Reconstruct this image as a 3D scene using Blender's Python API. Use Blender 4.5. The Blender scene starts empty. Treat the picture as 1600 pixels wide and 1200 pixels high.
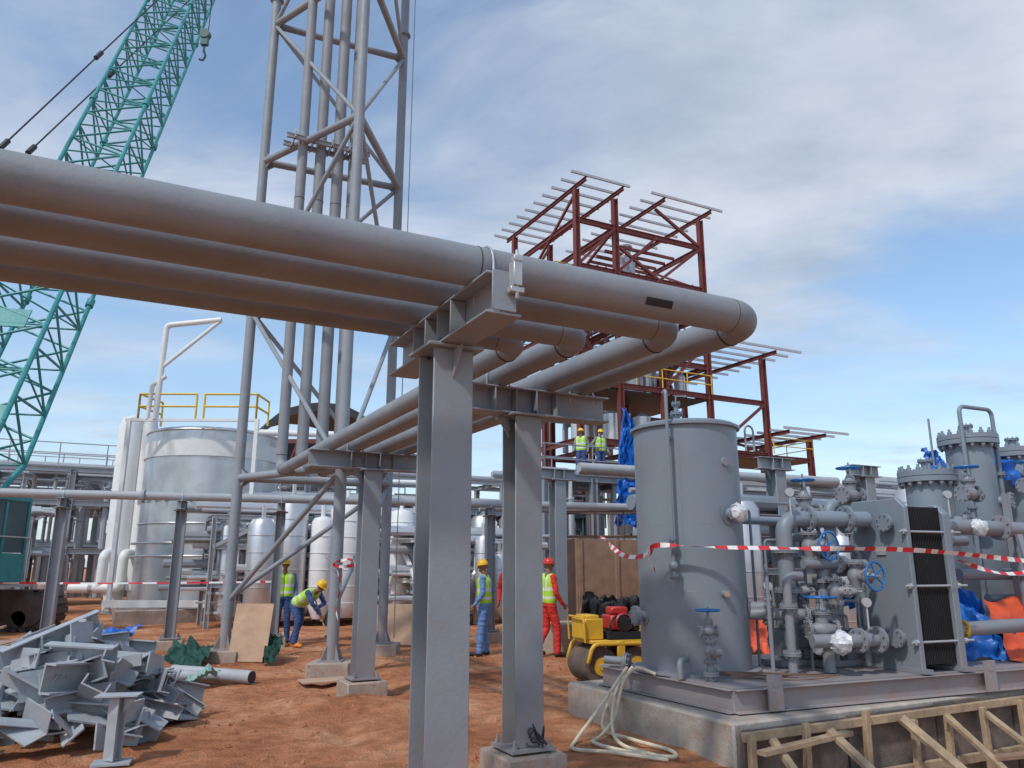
import bpy, math, random
import numpy as np
from mathutils import Vector, Matrix, noise
R=random.Random(7)
V=Vector
D=bpy.data
scene=bpy.context.scene
COL=scene.collection
A=V((.8879,.46,0)); B=V((-.46,.8879,0)); Z=V((0,0,1))

# ---------------------------------------------------------------- materials
def mat(name,rgb,rough=.5,var=.12,metal=0,scale=3,dust=0,bump=.05,bscale=40,dustcol=(.38,.19,.11),spec=.5,splash=0):
    m=D.materials.new(name); m.use_nodes=True; nt=m.node_tree; N=nt.nodes; L=nt.links
    b=N['Principled BSDF']; b.inputs['Roughness'].default_value=rough; b.inputs['Metallic'].default_value=metal
    b.inputs['Specular IOR Level'].default_value=spec
    tc=N.new('ShaderNodeTexCoord')
    n=N.new('ShaderNodeTexNoise'); n.inputs['Scale'].default_value=scale; n.inputs['Detail'].default_value=7; n.inputs['Roughness'].default_value=.62
    L.new(tc.outputs['Object'],n.inputs['Vector'])
    r=N.new('ShaderNodeValToRGB'); r.color_ramp.elements[0].position=.3; r.color_ramp.elements[1].position=.72
    lo=[c*(1-var) for c in rgb]; hi=[min(1,c*(1+var)) for c in rgb]
    r.color_ramp.elements[0].color=(*lo,1); r.color_ramp.elements[1].color=(*hi,1)
    L.new(n.outputs['Fac'],r.inputs['Fac'])
    out=r.outputs['Color']
    if dust>0:
        n2=N.new('ShaderNodeTexNoise'); n2.inputs['Scale'].default_value=scale*2.3; n2.inputs['Detail'].default_value=9; n2.inputs['Roughness'].default_value=.7
        L.new(tc.outputs['Object'],n2.inputs['Vector'])
        mr=N.new('ShaderNodeMapRange'); mr.inputs['From Min'].default_value=.52; mr.inputs['From Max'].default_value=.75; mr.inputs['To Max'].default_value=dust
        L.new(n2.outputs['Fac'],mr.inputs['Value']); fac=mr.outputs[0]
        if splash>0:
            sp=N.new('ShaderNodeSeparateXYZ'); L.new(tc.outputs['Object'],sp.inputs[0])
            mz=N.new('ShaderNodeMapRange'); mz.inputs['From Min'].default_value=.1; mz.inputs['From Max'].default_value=1.0; mz.inputs['To Min'].default_value=splash; mz.inputs['To Max'].default_value=0
            L.new(sp.outputs['Z'],mz.inputs['Value'])
            mu=N.new('ShaderNodeMath'); mu.operation='MULTIPLY'; L.new(mz.outputs[0],mu.inputs[0]); L.new(n2.outputs['Fac'],mu.inputs[1])
            ad=N.new('ShaderNodeMath'); ad.operation='ADD'; ad.use_clamp=True; L.new(mu.outputs[0],ad.inputs[0]); L.new(fac,ad.inputs[1]); fac=ad.outputs[0]
        mx=N.new('ShaderNodeMixRGB'); mx.inputs['Color2'].default_value=(*dustcol,1)
        L.new(fac,mx.inputs['Fac']); L.new(out,mx.inputs['Color1']); out=mx.outputs['Color']
        mr2=N.new('ShaderNodeMapRange'); mr2.inputs['From Min'].default_value=.3; mr2.inputs['From Max'].default_value=.7; mr2.inputs['To Min'].default_value=rough*.85; mr2.inputs['To Max'].default_value=min(1,rough*1.3)
        L.new(n2.outputs['Fac'],mr2.inputs['Value']); L.new(mr2.outputs[0],b.inputs['Roughness'])
    L.new(out,b.inputs['Base Color'])
    if bump>0:
        n3=N.new('ShaderNodeTexNoise'); n3.inputs['Scale'].default_value=bscale; n3.inputs['Detail'].default_value=5
        L.new(tc.outputs['Object'],n3.inputs['Vector'])
        bp=N.new('ShaderNodeBump'); bp.inputs['Strength'].default_value=min(1,bump*4); bp.inputs['Distance'].default_value=.01
        L.new(n3.outputs['Fac'],bp.inputs['Height']); L.new(bp.outputs[0],b.inputs['Normal'])
    return m
GREY=mat('grey_paint',(.255,.285,.315),.5,.12,dust=.35,scale=2.2,splash=.6)
SCRAP=mat('offcut_grey_paint',(.37,.40,.43),.5,.2,dust=.4,scale=4,dustcol=(.36,.24,.17))
GREYP=mat('grey_pipe_paint',(.235,.25,.27),.55,.14,dust=.4,scale=2.5,dustcol=(.30,.27,.24))
GREYT=mat('grey_tank_paint',(.205,.25,.29),.42,.08,dust=.2,scale=1.2,splash=.25)
GREYL=mat('light_grey_paint',(.38,.40,.42),.5,.1,dust=.2)
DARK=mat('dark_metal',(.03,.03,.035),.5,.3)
BLACK=mat('black_rubber',(.018,.018,.02),.6,.3)
ZINC=mat('galvanised',(.50,.51,.52),.42,.15,metal=.4,scale=8)
SILVER=mat('aluminium_cladding',(.60,.60,.61),.33,.14,metal=.6,scale=1.5,dust=.15)
WHITE=mat('white_paint',(.76,.77,.76),.45,.05,dust=.2,dustcol=(.45,.38,.33))
TANKW=mat('brushed_tank_cladding',(.58,.59,.60),.34,.18,metal=.72,dust=.4,scale=.8,dustcol=(.33,.30,.28))
TEAL=mat('teal_paint',(.035,.27,.27),.45,.15,dust=.2)
RED=mat('red_oxide_steel',(.17,.042,.036),.6,.18,dust=.1)
RUST=mat('rusty_tube',(.16,.09,.06),.7,.3,dust=.2)
YEL=mat('yellow_paint',(.70,.40,.03),.45,.12,dust=.45)
YELR=mat('handrail_yellow',(.72,.50,.05),.5,.08)
REDP=mat('red_plastic',(.5,.03,.02),.4,.1,dust=.3)
BLUEW=mat('blue_handwheel',(.015,.15,.42),.4,.1)
CONC=mat('concrete',(.40,.35,.30),.9,.22,dust=.8,scale=4,bump=.2,bscale=25,splash=.5)
WOOD=mat('raw_timber',(.40,.29,.18),.8,.35,dust=.6,scale=6,bump=.1,dustcol=(.26,.15,.09))
PLY=mat('plywood',(.50,.33,.22),.7,.18,scale=3,dust=.25)
BROWN=mat('brown_board',(.33,.20,.13),.75,.25,scale=3,dust=.2)
DPLY=mat('dark_shutter_ply',(.15,.12,.10),.85,.45,scale=3,dust=.6,bump=.15)
BTARP=mat('blue_tarp',(.01,.12,.46),.42,.2,scale=5,bump=.2,bscale=9)
OTARP=mat('orange_tarp',(.75,.11,.04),.55,.12,scale=5,bump=.2,bscale=9)
GTARP=mat('green_net',(.015,.07,.05),.8,.3,scale=9,bump=.2)
PNET=mat('pale_net',(.27,.45,.42),.8,.3,scale=12,bump=.2)
HOSE=mat('cream_hose',(.66,.58,.42),.5,.12,dust=.4,scale=9)
TAPER=mat('tape_red',(.62,.03,.04),.5,.05); TAPEW=mat('tape_white',(.75,.72,.70),.5,.05)
WRAP=mat('plastic_wrap',(.62,.64,.66),.22,.3,scale=22,bump=.25,bscale=35)
SKIN=mat('skin',(.25,.12,.07),.6,.05); EYE=mat('eye_dark',(.02,.015,.01),.3,.0)
HIVIS=mat('hi_vis_green',(.42,.72,.05),.7,.06); REFL=mat('reflective_tape',(.7,.7,.68),.4,.03)
BLUC=mat('blue_work_cloth',(.13,.24,.48),.85,.15,scale=12,bump=.1); REDC=mat('red_coverall',(.6,.035,.025),.85,.12,scale=12,bump=.1)
NAVY=mat('navy_cloth',(.04,.08,.22),.85,.15); GRYC=mat('grey_green_cloth',(.22,.27,.26),.85,.15)
BOOT=mat('black_boot',(.03,.025,.02),.6,.2); OBOOT=mat('orange_boot',(.65,.22,.02),.55,.1)
HHY=mat('yellow_hard_hat',(.85,.5,.02),.3,.03); HHR=mat('red_hard_hat',(.6,.04,.02),.3,.03)
GLASS=mat('cab_glass',(.05,.09,.10),.1,.1); ROOF=mat('black_roof',(.025,.025,.03),.6,.2)
MUDT=mat('muddy_track',(.12,.09,.075),.85,.3,dust=.6)
WELD=mat('weld_seam',(.035,.033,.035),.7,.4,scale=20)

def groundmat():
    m=D.materials.new('red_laterite_soil'); m.use_nodes=True; nt=m.node_tree; N=nt.nodes; L=nt.links
    b=N['Principled BSDF']; b.inputs['Roughness'].default_value=.95; b.inputs['Specular IOR Level'].default_value=.15
    tc=N.new('ShaderNodeTexCoord')
    def nz(s,d=8,ro=.65):
        n=N.new('ShaderNodeTexNoise'); n.inputs['Scale'].default_value=s; n.inputs['Detail'].default_value=d; n.inputs['Roughness'].default_value=ro
        L.new(tc.outputs['Object'],n.inputs['Vector']); return n.outputs['Fac']
    r=N.new('ShaderNodeValToRGB'); e=r.color_ramp.elements
    e[0].position=.3; e[0].color=(.30,.105,.05,1); e[1].position=.68; e[1].color=(.80,.44,.26,1)
    x=e.new(.5); x.color=(.58,.245,.12,1)
    L.new(nz(.7),r.inputs['Fac'])
    r2=N.new('ShaderNodeValToRGB'); r2.color_ramp.elements[0].position=.36; r2.color_ramp.elements[0].color=(.6,.57,.55,1); r2.color_ramp.elements[1].position=.6; r2.color_ramp.elements[1].color=(1.1,1.08,1.06,1)
    L.new(nz(7),r2.inputs['Fac'])
    mx=N.new('ShaderNodeMixRGB'); mx.blend_type='MULTIPLY'; mx.inputs['Fac'].default_value=.7
    L.new(r.outputs[0],mx.inputs['Color1']); L.new(r2.outputs[0],mx.inputs['Color2'])
    L.new(mx.outputs[0],b.inputs['Base Color'])
    ad=N.new('ShaderNodeMath'); ad.operation='ADD'
    L.new(nz(5),ad.inputs[0]); L.new(nz(40,4),ad.inputs[1])
    bp=N.new('ShaderNodeBump'); bp.inputs['Strength'].default_value=.9; bp.inputs['Distance'].default_value=.045
    L.new(ad.outputs[0],bp.inputs['Height']); L.new(bp.outputs[0],b.inputs['Normal'])
    return m
SOIL=groundmat()

# ---------------------------------------------------------------- mesh builder
def frame(d,up=Z):
    d=V(d).normalized(); up=V(up)
    if abs(d.dot(up.normalized()))>.98: up=V((1,0,0)) if abs(d.x)<.9 else V((0,1,0))
    s=d.cross(up).normalized(); return d,s,s.cross(d)
class MB:
    def __init__(s): s.v=[];s.f=[];s.m=[];s.ch=[]
    def add(s,vs,fs,mi=0):
        o=len(s.v); s.ch.append((o,len(s.f))); s.v+=[V(p) for p in vs]; s.f+=[tuple(i+o for i in f) for f in fs]; s.m+=[mi]*len(fs); return s
    def box(s,c,size,ax=V((1,0,0)),ay=None,mi=0,az=None):
        c=V(c); ax=V(ax).normalized(); az=V(az) if az is not None else Z
        ay=az.cross(ax).normalized() if ay is None else V(ay).normalized(); az=ax.cross(ay)
        x,y,z=[k/2 for k in size]
        vs=[c+ax*(i*x)+ay*(j*y)+az*(k*z) for i in(-1,1) for j in(-1,1) for k in(-1,1)]
        return s.add(vs,[(0,1,3,2),(4,6,7,5),(0,4,5,1),(2,3,7,6),(0,2,6,4),(1,5,7,3)],mi)
    def prism(s,p,q,prof,up=Z,mi=0):
        p=V(p);q=V(q); d,sd,u=frame(q-p,up); n=len(prof)
        vs=[p+sd*a+u*b for a,b in prof]+[q+sd*a+u*b for a,b in prof]
        fs=[(i,(i+1)%n,(i+1)%n+n,i+n) for i in range(n)]+[tuple(range(n))[::-1],tuple(range(n,2*n))]
        return s.add(vs,fs,mi)
    def h(s,p,q,hh=.25,w=.25,tf=.016,tw=.011,up=Z,mi=0):
        a=w/2;b=hh/2;t=tw/2
        return s.prism(p,q,[(-a,-b),(a,-b),(a,-b+tf),(t,-b+tf),(t,b-tf),(a,b-tf),(a,b),(-a,b),(-a,b-tf),(-t,b-tf),(-t,-b+tf),(-a,-b+tf)],up,mi)
    def bar(s,p,q,w,hh,up=Z,mi=0):
        return s.prism(p,q,[(-w/2,-hh/2),(w/2,-hh/2),(w/2,hh/2),(-w/2,hh/2)],up,mi)
    def lathe(s,o,ax,prof,n=20,mi=0,up=Z):
        o=V(o); d,sd,u=frame(ax,up); vs=[];fs=[]
        for r,hh in prof:
            for i in range(n):
                t=2*math.pi*i/n; vs.append(o+d*hh+(sd*math.cos(t)+u*math.sin(t))*r)
        for k in range(len(prof)-1):
            for i in range(n):
                j=(i+1)%n; fs.append((k*n+i,k*n+j,(k+1)*n+j,(k+1)*n+i))
        fs.append(tuple(range(n))[::-1]); k=(len(prof)-1)*n; fs.append(tuple(range(k,k+n)))
        return s.add(vs,fs,mi)
    def cyl(s,p,q,r,r2=None,n=12,mi=0):
        p=V(p);q=V(q); return s.lathe(p,q-p,[(r,0),(r if r2 is None else r2,(q-p).length)],n,mi)
    def ell(s,c,r,n=12,mi=0,ax=Z,sc=1.):
        pr=[(max(r*math.sin(math.pi*i/8),.0005),-r*sc*math.cos(math.pi*i/8)) for i in range(9)]
        return s.lathe(c,ax,pr,n,mi)
    def sweep(s,pts,r,n=12,mi=0,closed=False):
        pts=[V(p) for p in pts]; m=len(pts); vs=[];fs=[]
        T=[]
        for i in range(m):
            a=pts[(i-1)%m] if (closed or i>0) else pts[i]; b=pts[(i+1)%m] if (closed or i<m-1) else pts[i]
            T.append((b-a).normalized())
        d,u,_=frame(T[0])
        for i in range(m):
            u=(u-T[i]*u.dot(T[i])).normalized(); w=T[i].cross(u)
            rr=r[i] if isinstance(r,(list,tuple)) else r
            for k in range(n):
                t=2*math.pi*k/n; vs.append(pts[i]+(u*math.cos(t)+w*math.sin(t))*rr)
        for i in range(m if closed else m-1):
            i2=(i+1)%m
            for k in range(n):
                j=(k+1)%n; fs.append((i*n+k,i*n+j,i2*n+j,i2*n+k))
        if not closed: fs.append(tuple(range(n))[::-1]); fs.append(tuple(range((m-1)*n,m*n)))
        return s.add(vs,fs,mi)
    def tube(s,pts,r,bend=.2,n=16,mi=0,seg=7):
        return s.sweep(fillet(pts,bend,seg),r,n,mi)
    def torus(s,c,ax,RR,r,n=20,k=8,mi=0):
        c=V(c);d,sd,u=frame(ax)
        return s.sweep([c+(sd*math.cos(2*math.pi*i/n)+u*math.sin(2*math.pi*i/n))*RR for i in range(n)],r,k,mi,True)
    def flange(s,c,ax,r,t=.03,mi=0,bolts=8):
        c=V(c);d,sd,u=frame(ax); s.cyl(c-d*t,c-d*.002,r,n=20,mi=mi); s.cyl(c+d*.002,c+d*t,r,n=20,mi=mi); s.cyl(c-d*.003,c+d*.003,r*.86,n=16,mi=mi)
        for i in range(bolts):
            a=2*math.pi*(i+.5)/bolts; o=c+(sd*math.cos(a)+u*math.sin(a))*r*.82; s.cyl(o-d*(t+.02),o+d*(t+.02),r*.085,n=6,mi=mi)
        return s
    def poly(s,pts,z0,z1,mi=0):
        n=len(pts); vs=[(x,y,z0) for x,y in pts]+[(x,y,z1) for x,y in pts]
        return s.add(vs,[(i,(i+1)%n,(i+1)%n+n,i+n) for i in range(n)]+[tuple(range(n))[::-1],tuple(range(n,2*n))],mi)
    def tri(s,a,b,c,t,mi=0):
        a,b,c=V(a),V(b),V(c); nn=(b-a).cross(c-a).normalized()*t/2
        return s.add([a-nn,b-nn,c-nn,a+nn,b+nn,c+nn],[(0,2,1),(3,4,5),(0,1,4,3),(1,2,5,4),(2,0,3,5)],mi)
    def islands(s,tol=.02):
        n=len(s.ch)
        if n<2: return [s]
        ch=s.ch+[(len(s.v),len(s.f))]; bb=[]
        for i in range(n):
            P=np.array([tuple(p) for p in s.v[ch[i][0]:ch[i+1][0]]]); bb.append((P.min(0)-tol,P.max(0)+tol))
        par=list(range(n))
        def fd(i):
            while par[i]!=i: par[i]=par[par[i]]; i=par[i]
            return i
        for i in range(n):
            for j in range(i+1,n):
                if (bb[i][0]<=bb[j][1]).all() and (bb[j][0]<=bb[i][1]).all(): par[fd(i)]=fd(j)
        G={}
        for i in range(n): G.setdefault(fd(i),[]).append(i)
        if len(G)<2 or len(G)>90: return [s]
        out=[]
        for g in G.values():
            m=MB()
            for i in g:
                a,b=ch[i],ch[i+1]; m.add(s.v[a[0]:b[0]],[tuple(k-a[0] for k in f) for f in s.f[a[1]:b[1]]]); m.m[-(b[1]-a[1]):]=s.m[a[1]:b[1]]
            out.append(m)
        return out
def fillet(pts,bend,seg=7):
    pts=[V(p) for p in pts]; out=[pts[0]]
    for i in range(1,len(pts)-1):
        a,b,c=pts[i-1],pts[i],pts[i+1]; d1=(a-b).normalized(); d2=(c-b).normalized()
        ang=d1.angle(d2)
        if math.pi-ang<.02: out.append(b); continue
        t=bend/math.tan(ang/2)
        t=min(t,(a-b).length*.49,(c-b).length*.49)
        cc=b+(d1+d2).normalized()*(t/math.cos(ang/2))
        v1=(b+d1*t-cc); v2=(b+d2*t-cc); th=math.pi-ang
        for k in range(seg+1):
            f=k/seg; out.append(cc+(v1*math.sin((1-f)*th)+v2*math.sin(f*th))/math.sin(th))
    out.append(pts[-1]); return out

def mesh(mb,name,mats,origin,smooth=True,ang=35):
    me=D.meshes.new(name); o=V(origin)
    me.from_pydata([p-o for p in mb.v],[],mb.f)
    for m in mats: me.materials.append(m)
    if len(mats)>1: me.polygons.foreach_set('material_index',mb.m)
    if smooth:
        me.shade_smooth(); me.set_sharp_from_angle(angle=math.radians(ang))
    me.update(); return me
def meta(o,label,cat,group=None,kind=None):
    if label:o['label']=label
    if cat:o['category']=cat
    if group:o['group']=group
    if kind:o['kind']=kind
def thing(name,label,cat,loc,group=None):
    e=D.objects.new(name,None); e.empty_display_size=.2; e.location=loc; COL.objects.link(e); meta(e,label,cat,group); return e
SPLIT={'flange','post','horizontal_brace','purlin','riser_guide_platform','weld_seam','column','bracing','vessel','tie_bolt','port_nozzle','lifting_lug','floor_beam','pendant_cable','hoist_rope','cab_window','batten','nozzle','leg','gusset_plate','diagonal_brace','grating_floor','pipework','branch_pipes','rim_ring','guide_bar','engine_trim','boom_panel','small_bore_pipe','handle','handrail'}
def part(th,name,mb,mats,label=None,smooth=True,bevel=0,parent=None):
    if not isinstance(mats,(list,tuple)): mats=[mats]
    org=V(th.location); o=None
    for m_ in (mb.islands() if name in SPLIT else [mb]):
        o=D.objects.new(name,mesh(m_,name,mats,org,smooth)); COL.objects.link(o)
        o.parent=parent or th
        if label:o['label']=label
        if bevel: b=o.modifiers.new('b','BEVEL'); b.width=bevel; b.segments=1; b.limit_method='ANGLE'
    return o
def solo(name,label,cat,mb,mats,group=None,kind=None,smooth=True,bevel=0):
    if not isinstance(mats,(list,tuple)): mats=[mats]
    xs=[p.x for p in mb.v];ys=[p.y for p in mb.v];zs=[p.z for p in mb.v]
    org=V(((min(xs)+max(xs))/2,(min(ys)+max(ys))/2,min(zs)))
    o=D.objects.new(name,mesh(mb,name,mats,org,smooth)); o.location=org; COL.objects.link(o); meta(o,label,cat,group,kind)
    if bevel: b=o.modifiers.new('b','BEVEL'); b.width=bevel; b.segments=1; b.limit_method='ANGLE'
    return o
def dup(th,loc,rotz=0,label=None):
    n=th.copy(); COL.objects.link(n); n.location=loc; n.rotation_euler=(0,0,rotz)
    if label:n['label']=label
    for c in [c for c in D.objects if c.parent==th]:
        k=c.copy(); COL.objects.link(k); k.parent=n
    return n

# ---------------------------------------------------------------- ground
NC=V((1.83,6.85,0))
def sst(a,b,x):
    t=max(0,min(1,(x-a)/(b-a))); return t*t*(3-2*t)
def gh(x,y):
    p=V((x,y,0)); n=noise.fractal(p*1.1,.85,2.,5)*.045+noise.noise(p*.25)*.06
    fade=1 if y<35 else .3
    q=p-NC; a=q.dot(A); d=-q.dot(B)
    pit=.72*sst(-.05,.5,a+.3*min(d,1))*sst(-.9,-.3,d)*(1-sst(14,18,a))
    bank=.14*sst(0,1,1-math.hypot((x+1.9)/1.6,(y-9.6)/.9))
    rut=0
    for off in (0,.9):
        u=(x+.9+off)+.28*(y-8)+.25*math.sin(y*.5); rut-=.05*math.exp(-(u/.16)**2)*sst(7,8,y)*(1-sst(13,15,y))
    return n*fade-pit+bank+rut
def axis(lo,hi,a,b,st):
    o=[];x=a
    while x<=b: o.append(x); x+=st
    g=st;x=a
    while x>lo: g*=1.35; x-=g; o.insert(0,x)
    g=st;x=o[-1]
    while x<hi: g*=1.35; x+=g; o.append(x)
    return o
xs=axis(-500,500,-11,9,.08); ys=axis(-60,1200,5,24,.08)
gb=MB(); nx=len(xs)
gb.v=[V((x,y,gh(x,y))) for y in ys for x in xs]
gb.f=[(j*nx+i,j*nx+i+1,(j+1)*nx+i+1,(j+1)*nx+i) for j in range(len(ys)-1) for i in range(nx-1)]; gb.m=[0]*len(gb.f)
me=mesh(gb,'ground',[SOIL],(0,0,0),True,180); g=D.objects.new('ground',me); COL.objects.link(g); meta(g,None,None,None,'structure')
cb=MB()
for i in range(3600):
    x=R.uniform(-7,5); y=R.uniform(6,20); r=R.choice([.008,.01,.012,.015,.02,.028])*R.uniform(.7,1.3)
    if noise.noise(V((x*.6,y*.6,3)))<.05: continue
    if R.random()<.015: r*=2.3
    c=V((x,y,gh(x,y)+r*.1)); vs=[]
    for p in [(1,0,0),(-1,0,0),(0,1,0),(0,-1,0),(0,0,1),(0,0,-1)]: vs.append(c+V(p)*r*R.uniform(.6,1.2))
    cb.add(vs,[(0,2,4),(2,1,4),(1,3,4),(3,0,4),(2,0,5),(1,2,5),(3,1,5),(0,3,5)])
solo('soil_clods','loose clods of red soil scattered over the ground','soil',cb,SOIL,kind='stuff',smooth=True)

# ---------------------------------------------------------------- pipe supports
def support(x,y,zt,bd,blen,fn=B,cw=.25,bh=.23,pts=(),grp='pipe rack supports',lab='grey steel H-section pipe support on a concrete pedestal',zp=.2):
    t=thing('pipe_support',lab,'pipe support',(x,y,0),grp); c=V((x,y,0)); sd=fn.cross(Z).normalized()
    m=MB(); m.box(c+Z*(zp/2-.27),(.52,.52,zp+.5),sd); part(t,'concrete_pedestal',m,CONC,bevel=.015)
    m=MB(); m.box(c+Z*(zp+.012),(.38,.38,.024),sd)
    for i in(-1,1):
        for j in(-1,1):
            b=c+sd*i*.15+fn*j*.15; m.cyl(b+Z*zp,b+Z*(zp+.09),.012,n=6); m.cyl(b+Z*(zp+.024),b+Z*(zp+.05),.022,n=6)
    part(t,'base_plate',m,GREY)
    m=MB(); m.h(c+Z*(zp+.024),c+Z*(zt-.02),cw,cw,.016,.012,up=fn); m.box(c+Z*(zt-.01),(cw+.1,cw+.1,.02),sd); part(t,'column_post',m,GREY,bevel=.004)
    m=MB(); bd=V(bd); zc=zt+bh/2+.001; p=c-bd*blen/2+Z*zc; q=c+bd*blen/2+Z*zc
    m.h(p,q,bh,bh*.9,.014,.01)
    s2=bd.cross(Z)
    for k in ((-.3,-.1,.1,.3) if blen>1.2 else (-.12,.12)):
        for sg in(-1,1): m.box(c+bd*k+Z*zc+s2*sg*bh*.24,(.012,bh*.42,bh-.03),bd)
    for k in(-1,1):
        for sg in(-1,1):
            b=c+bd*k*.1+s2*sg*.075; m.cyl(b+Z*(zt-.04),b+Z*(zt+.045),.011,n=6,mi=1); m.cyl(b+Z*(zt+.015),b+Z*(zt+.035),.02,n=6,mi=1)
    part(t,'head_beam',m,[GREY,DARK],bevel=.003)
    m=MB()
    for sg in(-1,1):
        a=c+bd*sg*(cw/2); m.tri(a+Z*(zt-.021),a+bd*sg*.12+Z*(zt-.021),a+Z*(zt-.2),.012)
    part(t,'gusset_plate',m,GREY,smooth=False)
    for off,r in pts:
        o=c+bd*off+Z*(zt+bh); m=MB()
        m.box(o+Z*.012,(.06,.12,.024),bd); w=bd
        m.sweep([o-w*(r+.012)-Z*.06]+[o+Z*(r)+(-w*math.cos(a)+Z*math.sin(a))*(r+.008) for a in [math.pi*i/10 for i in range(11)]]+[o+w*(r+.012)-Z*.06],.007,6)
        for sg in(-1,1): m.cyl(o+w*sg*(r+.012)+Z*.0,o+w*sg*(r+.012)+Z*.03,.016,n=6)
        part(t,'pipe_clamp',m,ZINC)
    return t
OFF=[.53,.14,-.27,-.57]; OB=[.62,.27,-.23,-.57]; OR=[.44,.12,-.22,-.56]; RAD=[.114,.105,.1,.092]
C1=V((-.4,4.5,0)); C2=V((.085,6.6,0))
t=support(-.4,4.5,2.87,-B,1.56,pts=[(OFF[0],RAD[0])],lab='grey steel pipe support carrying four large pipes near their corner')
m=MB(); e=C1-B*.78
m.box(e+Z*3.0,(.14,.012,.22),A); m.box(e-B*.035+A*.05+Z*3.09,(.05,.06,.14),A,mi=1); m.box(e-B*.035+A*.05+Z*3.0,(.08,.05,.03),A,mi=1); m.cyl(e-B*.05+A*.05+Z*2.95,e-B*.05+A*.05+Z*3.22,.011,n=8,mi=1); m.box(e-B*.05+A*.05+Z*3.17,(.05,.04,.03),A,mi=1)
part(t,'beam_clamp',m,[GREY,ZINC],bevel=.003)
for s in (0,4.36):
    c=C2+B*s
    support(c.x,c.y,2.87,A,1.7,pts=[(OB[0],RAD[0]),(OB[2],RAD[2])])
# ---------------------------------------------------------------- main pipes
corner=C1+A*1.397
for i,(o,ob,orr,r) in enumerate(zip(OFF,OB,OR,RAD)):
    zc=3.1+r
    p0=C1-B*o-A*7; pc=corner-B*o+A*ob
    rb=C2+B*7.75+A*orr
    pth=[p0+Z*zc,pc+Z*zc,rb+Z*zc,rb+Z*25]
    t=thing('process_pipe','long grey steel pipe turning a corner then rising up the tower','pipe',(rb.x,rb.y,0),'parallel grey process pipes')
    m=MB(); m.tube(pth,r,bend=.22,n=32,seg=14); part(t,'pipe_run',m,GREYP)
    m=MB(); bdir=(rb-pc).normalized()
    m.torus(pc+bdir*.24+Z*zc,bdir,r+.001,.0065,28,6); m.torus(pc-A*.23+Z*zc,A,r-.0025,.004,28,6)
    if i==0: m.torus(C1-B*o+A*(-.06)+Z*zc,A,r-.001,.004,28,6); m.torus(C1-B*o+A*(-2.4)+Z*zc,A,r-.002,.004,28,6)
    m.torus(rb-bdir*.27+Z*zc,bdir,r,.006,24,6); m.torus(rb+Z*(zc+.27),Z,r,.006,24,6); m.torus(rb+Z*(zc+5.1),Z,r,.006,24,6)
    part(t,'weld_seam',m,WELD)
m=MB(); vs=[];fs=[]
for k in range(5):
    a=math.radians(-38+k*6)
    for s in (-.1,.1): vs.append(corner-A*.26-B*OFF[0]+Z*(3.1+.114)+A*s+(-B*math.cos(a)+Z*math.sin(a))*.1165)
for k in range(4): fs.append((2*k,2*k+1,2*k+3,2*k+2))
m.add(vs,fs); solo('pipe_label','small black stencilled label wrapped on the grey pipe','label',m,BLACK)

# ---------------------------------------------------------------- tower
TL=V((-4.95,13.94,0)); TM=V((-2.73,12.3,0)); TR=V((-2.42,15.04,0))
t=thing('pipe_tower','tall triangular grey tubular steel tower carrying vertical riser pipes','tower',((TL+TM+TR)/3))
for P in (TL,TM,TR):
    m=MB(); m.box(P+Z*-.05,(.62,.62,.5)); part(t,'concrete_pedestal',m,CONC,bevel=.015)
    m=MB(); m.cyl(P+Z*.22,P+Z*25,.092,n=18); m.box(P+Z*.21,(.36,.36,.025))
    for k in range(4):
        dd=V((math.cos(k*1.5708+.78),math.sin(k*1.5708+.78),0)); m.tri(P+dd*.09+Z*.22,P+dd*.2+Z*.22,P+dd*.09+Z*.45,.012)
    for zz in (6.9,13.2,19.4): m.cyl(P+Z*(zz-.02),P+Z*(zz+.02),.14,n=18)
    part(t,'tower_leg',m,GREY)
hz=MB(); dg=MB(); lv=[3.15,6.3,9.45,12.6,15.75,18.9,22.05]
for P,Q,ph in ((TL,TM,0),(TM,TR,1),(TL,TR,0)):
    for i,z in enumerate(lv):
        hz.cyl(P+Z*z,Q+Z*z,.07,n=12)
        if i<len(lv)-1:
            a,b=(P,Q) if (i+ph)%2 else (Q,P)
            dg.cyl(a+Z*z,b+Z*(lv[i+1]),.042,n=10)
dg.cyl(TM+Z*3.1,TL+Z*1.0,.045,n=10); dg.cyl(TR+Z*3.1,TL+Z*1.05,.045,n=10); dg.cyl(TM+Z*1.0,TR+Z*3.1,.045,n=10)
for z in lv:
    for P in (TL,TM,TR):
        for Q in (TL,TM,TR):
            if P!=Q:
                d=(Q-P).normalized(); hz.tri(P+d*.09+Z*(z+.16),P+d*.09+Z*(z-.16),P+d*.3+Z*z,.014)
part(t,'horizontal_brace',hz,GREY); part(t,'diagonal_brace',dg,GREY)
m=MB(); rc=C2+B*7.75-A*.05
for z in (9.45,15.75,21.9):
    for s in (-.16,.16): m.h(rc+B*s-A*.85+Z*z,rc+B*s+A*.75+Z*z,.09,.06,.008,.008)
    for o in (-.7,-.34,.0,.33,.66):
        m.box(rc+A*o+Z*z,(.02,.5,.09),A)
        m.tri(rc+A*o-B*.28+Z*(z+.05),rc+A*o-B*.1+Z*(z+.05),rc+A*o-B*.1+Z*(z+.22),.012)
part(t,'riser_guide_platform',m,GREYL,smooth=False)
m=MB(); lx=TR+V((.22,.0,0)); ld=V((-.15,.99,0))
for s in(-.15,.15): m.bar(lx+ld*s+Z*.3,lx+ld*s+Z*25,.04,.012,up=V((1,0,0)))
for k in range(80): m.cyl(lx-ld*.15+Z*(.5+k*.3),lx+ld*.15+Z*(.5+k*.3),.01,n=6)
part(t,'ladder',m,GREY)

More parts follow.
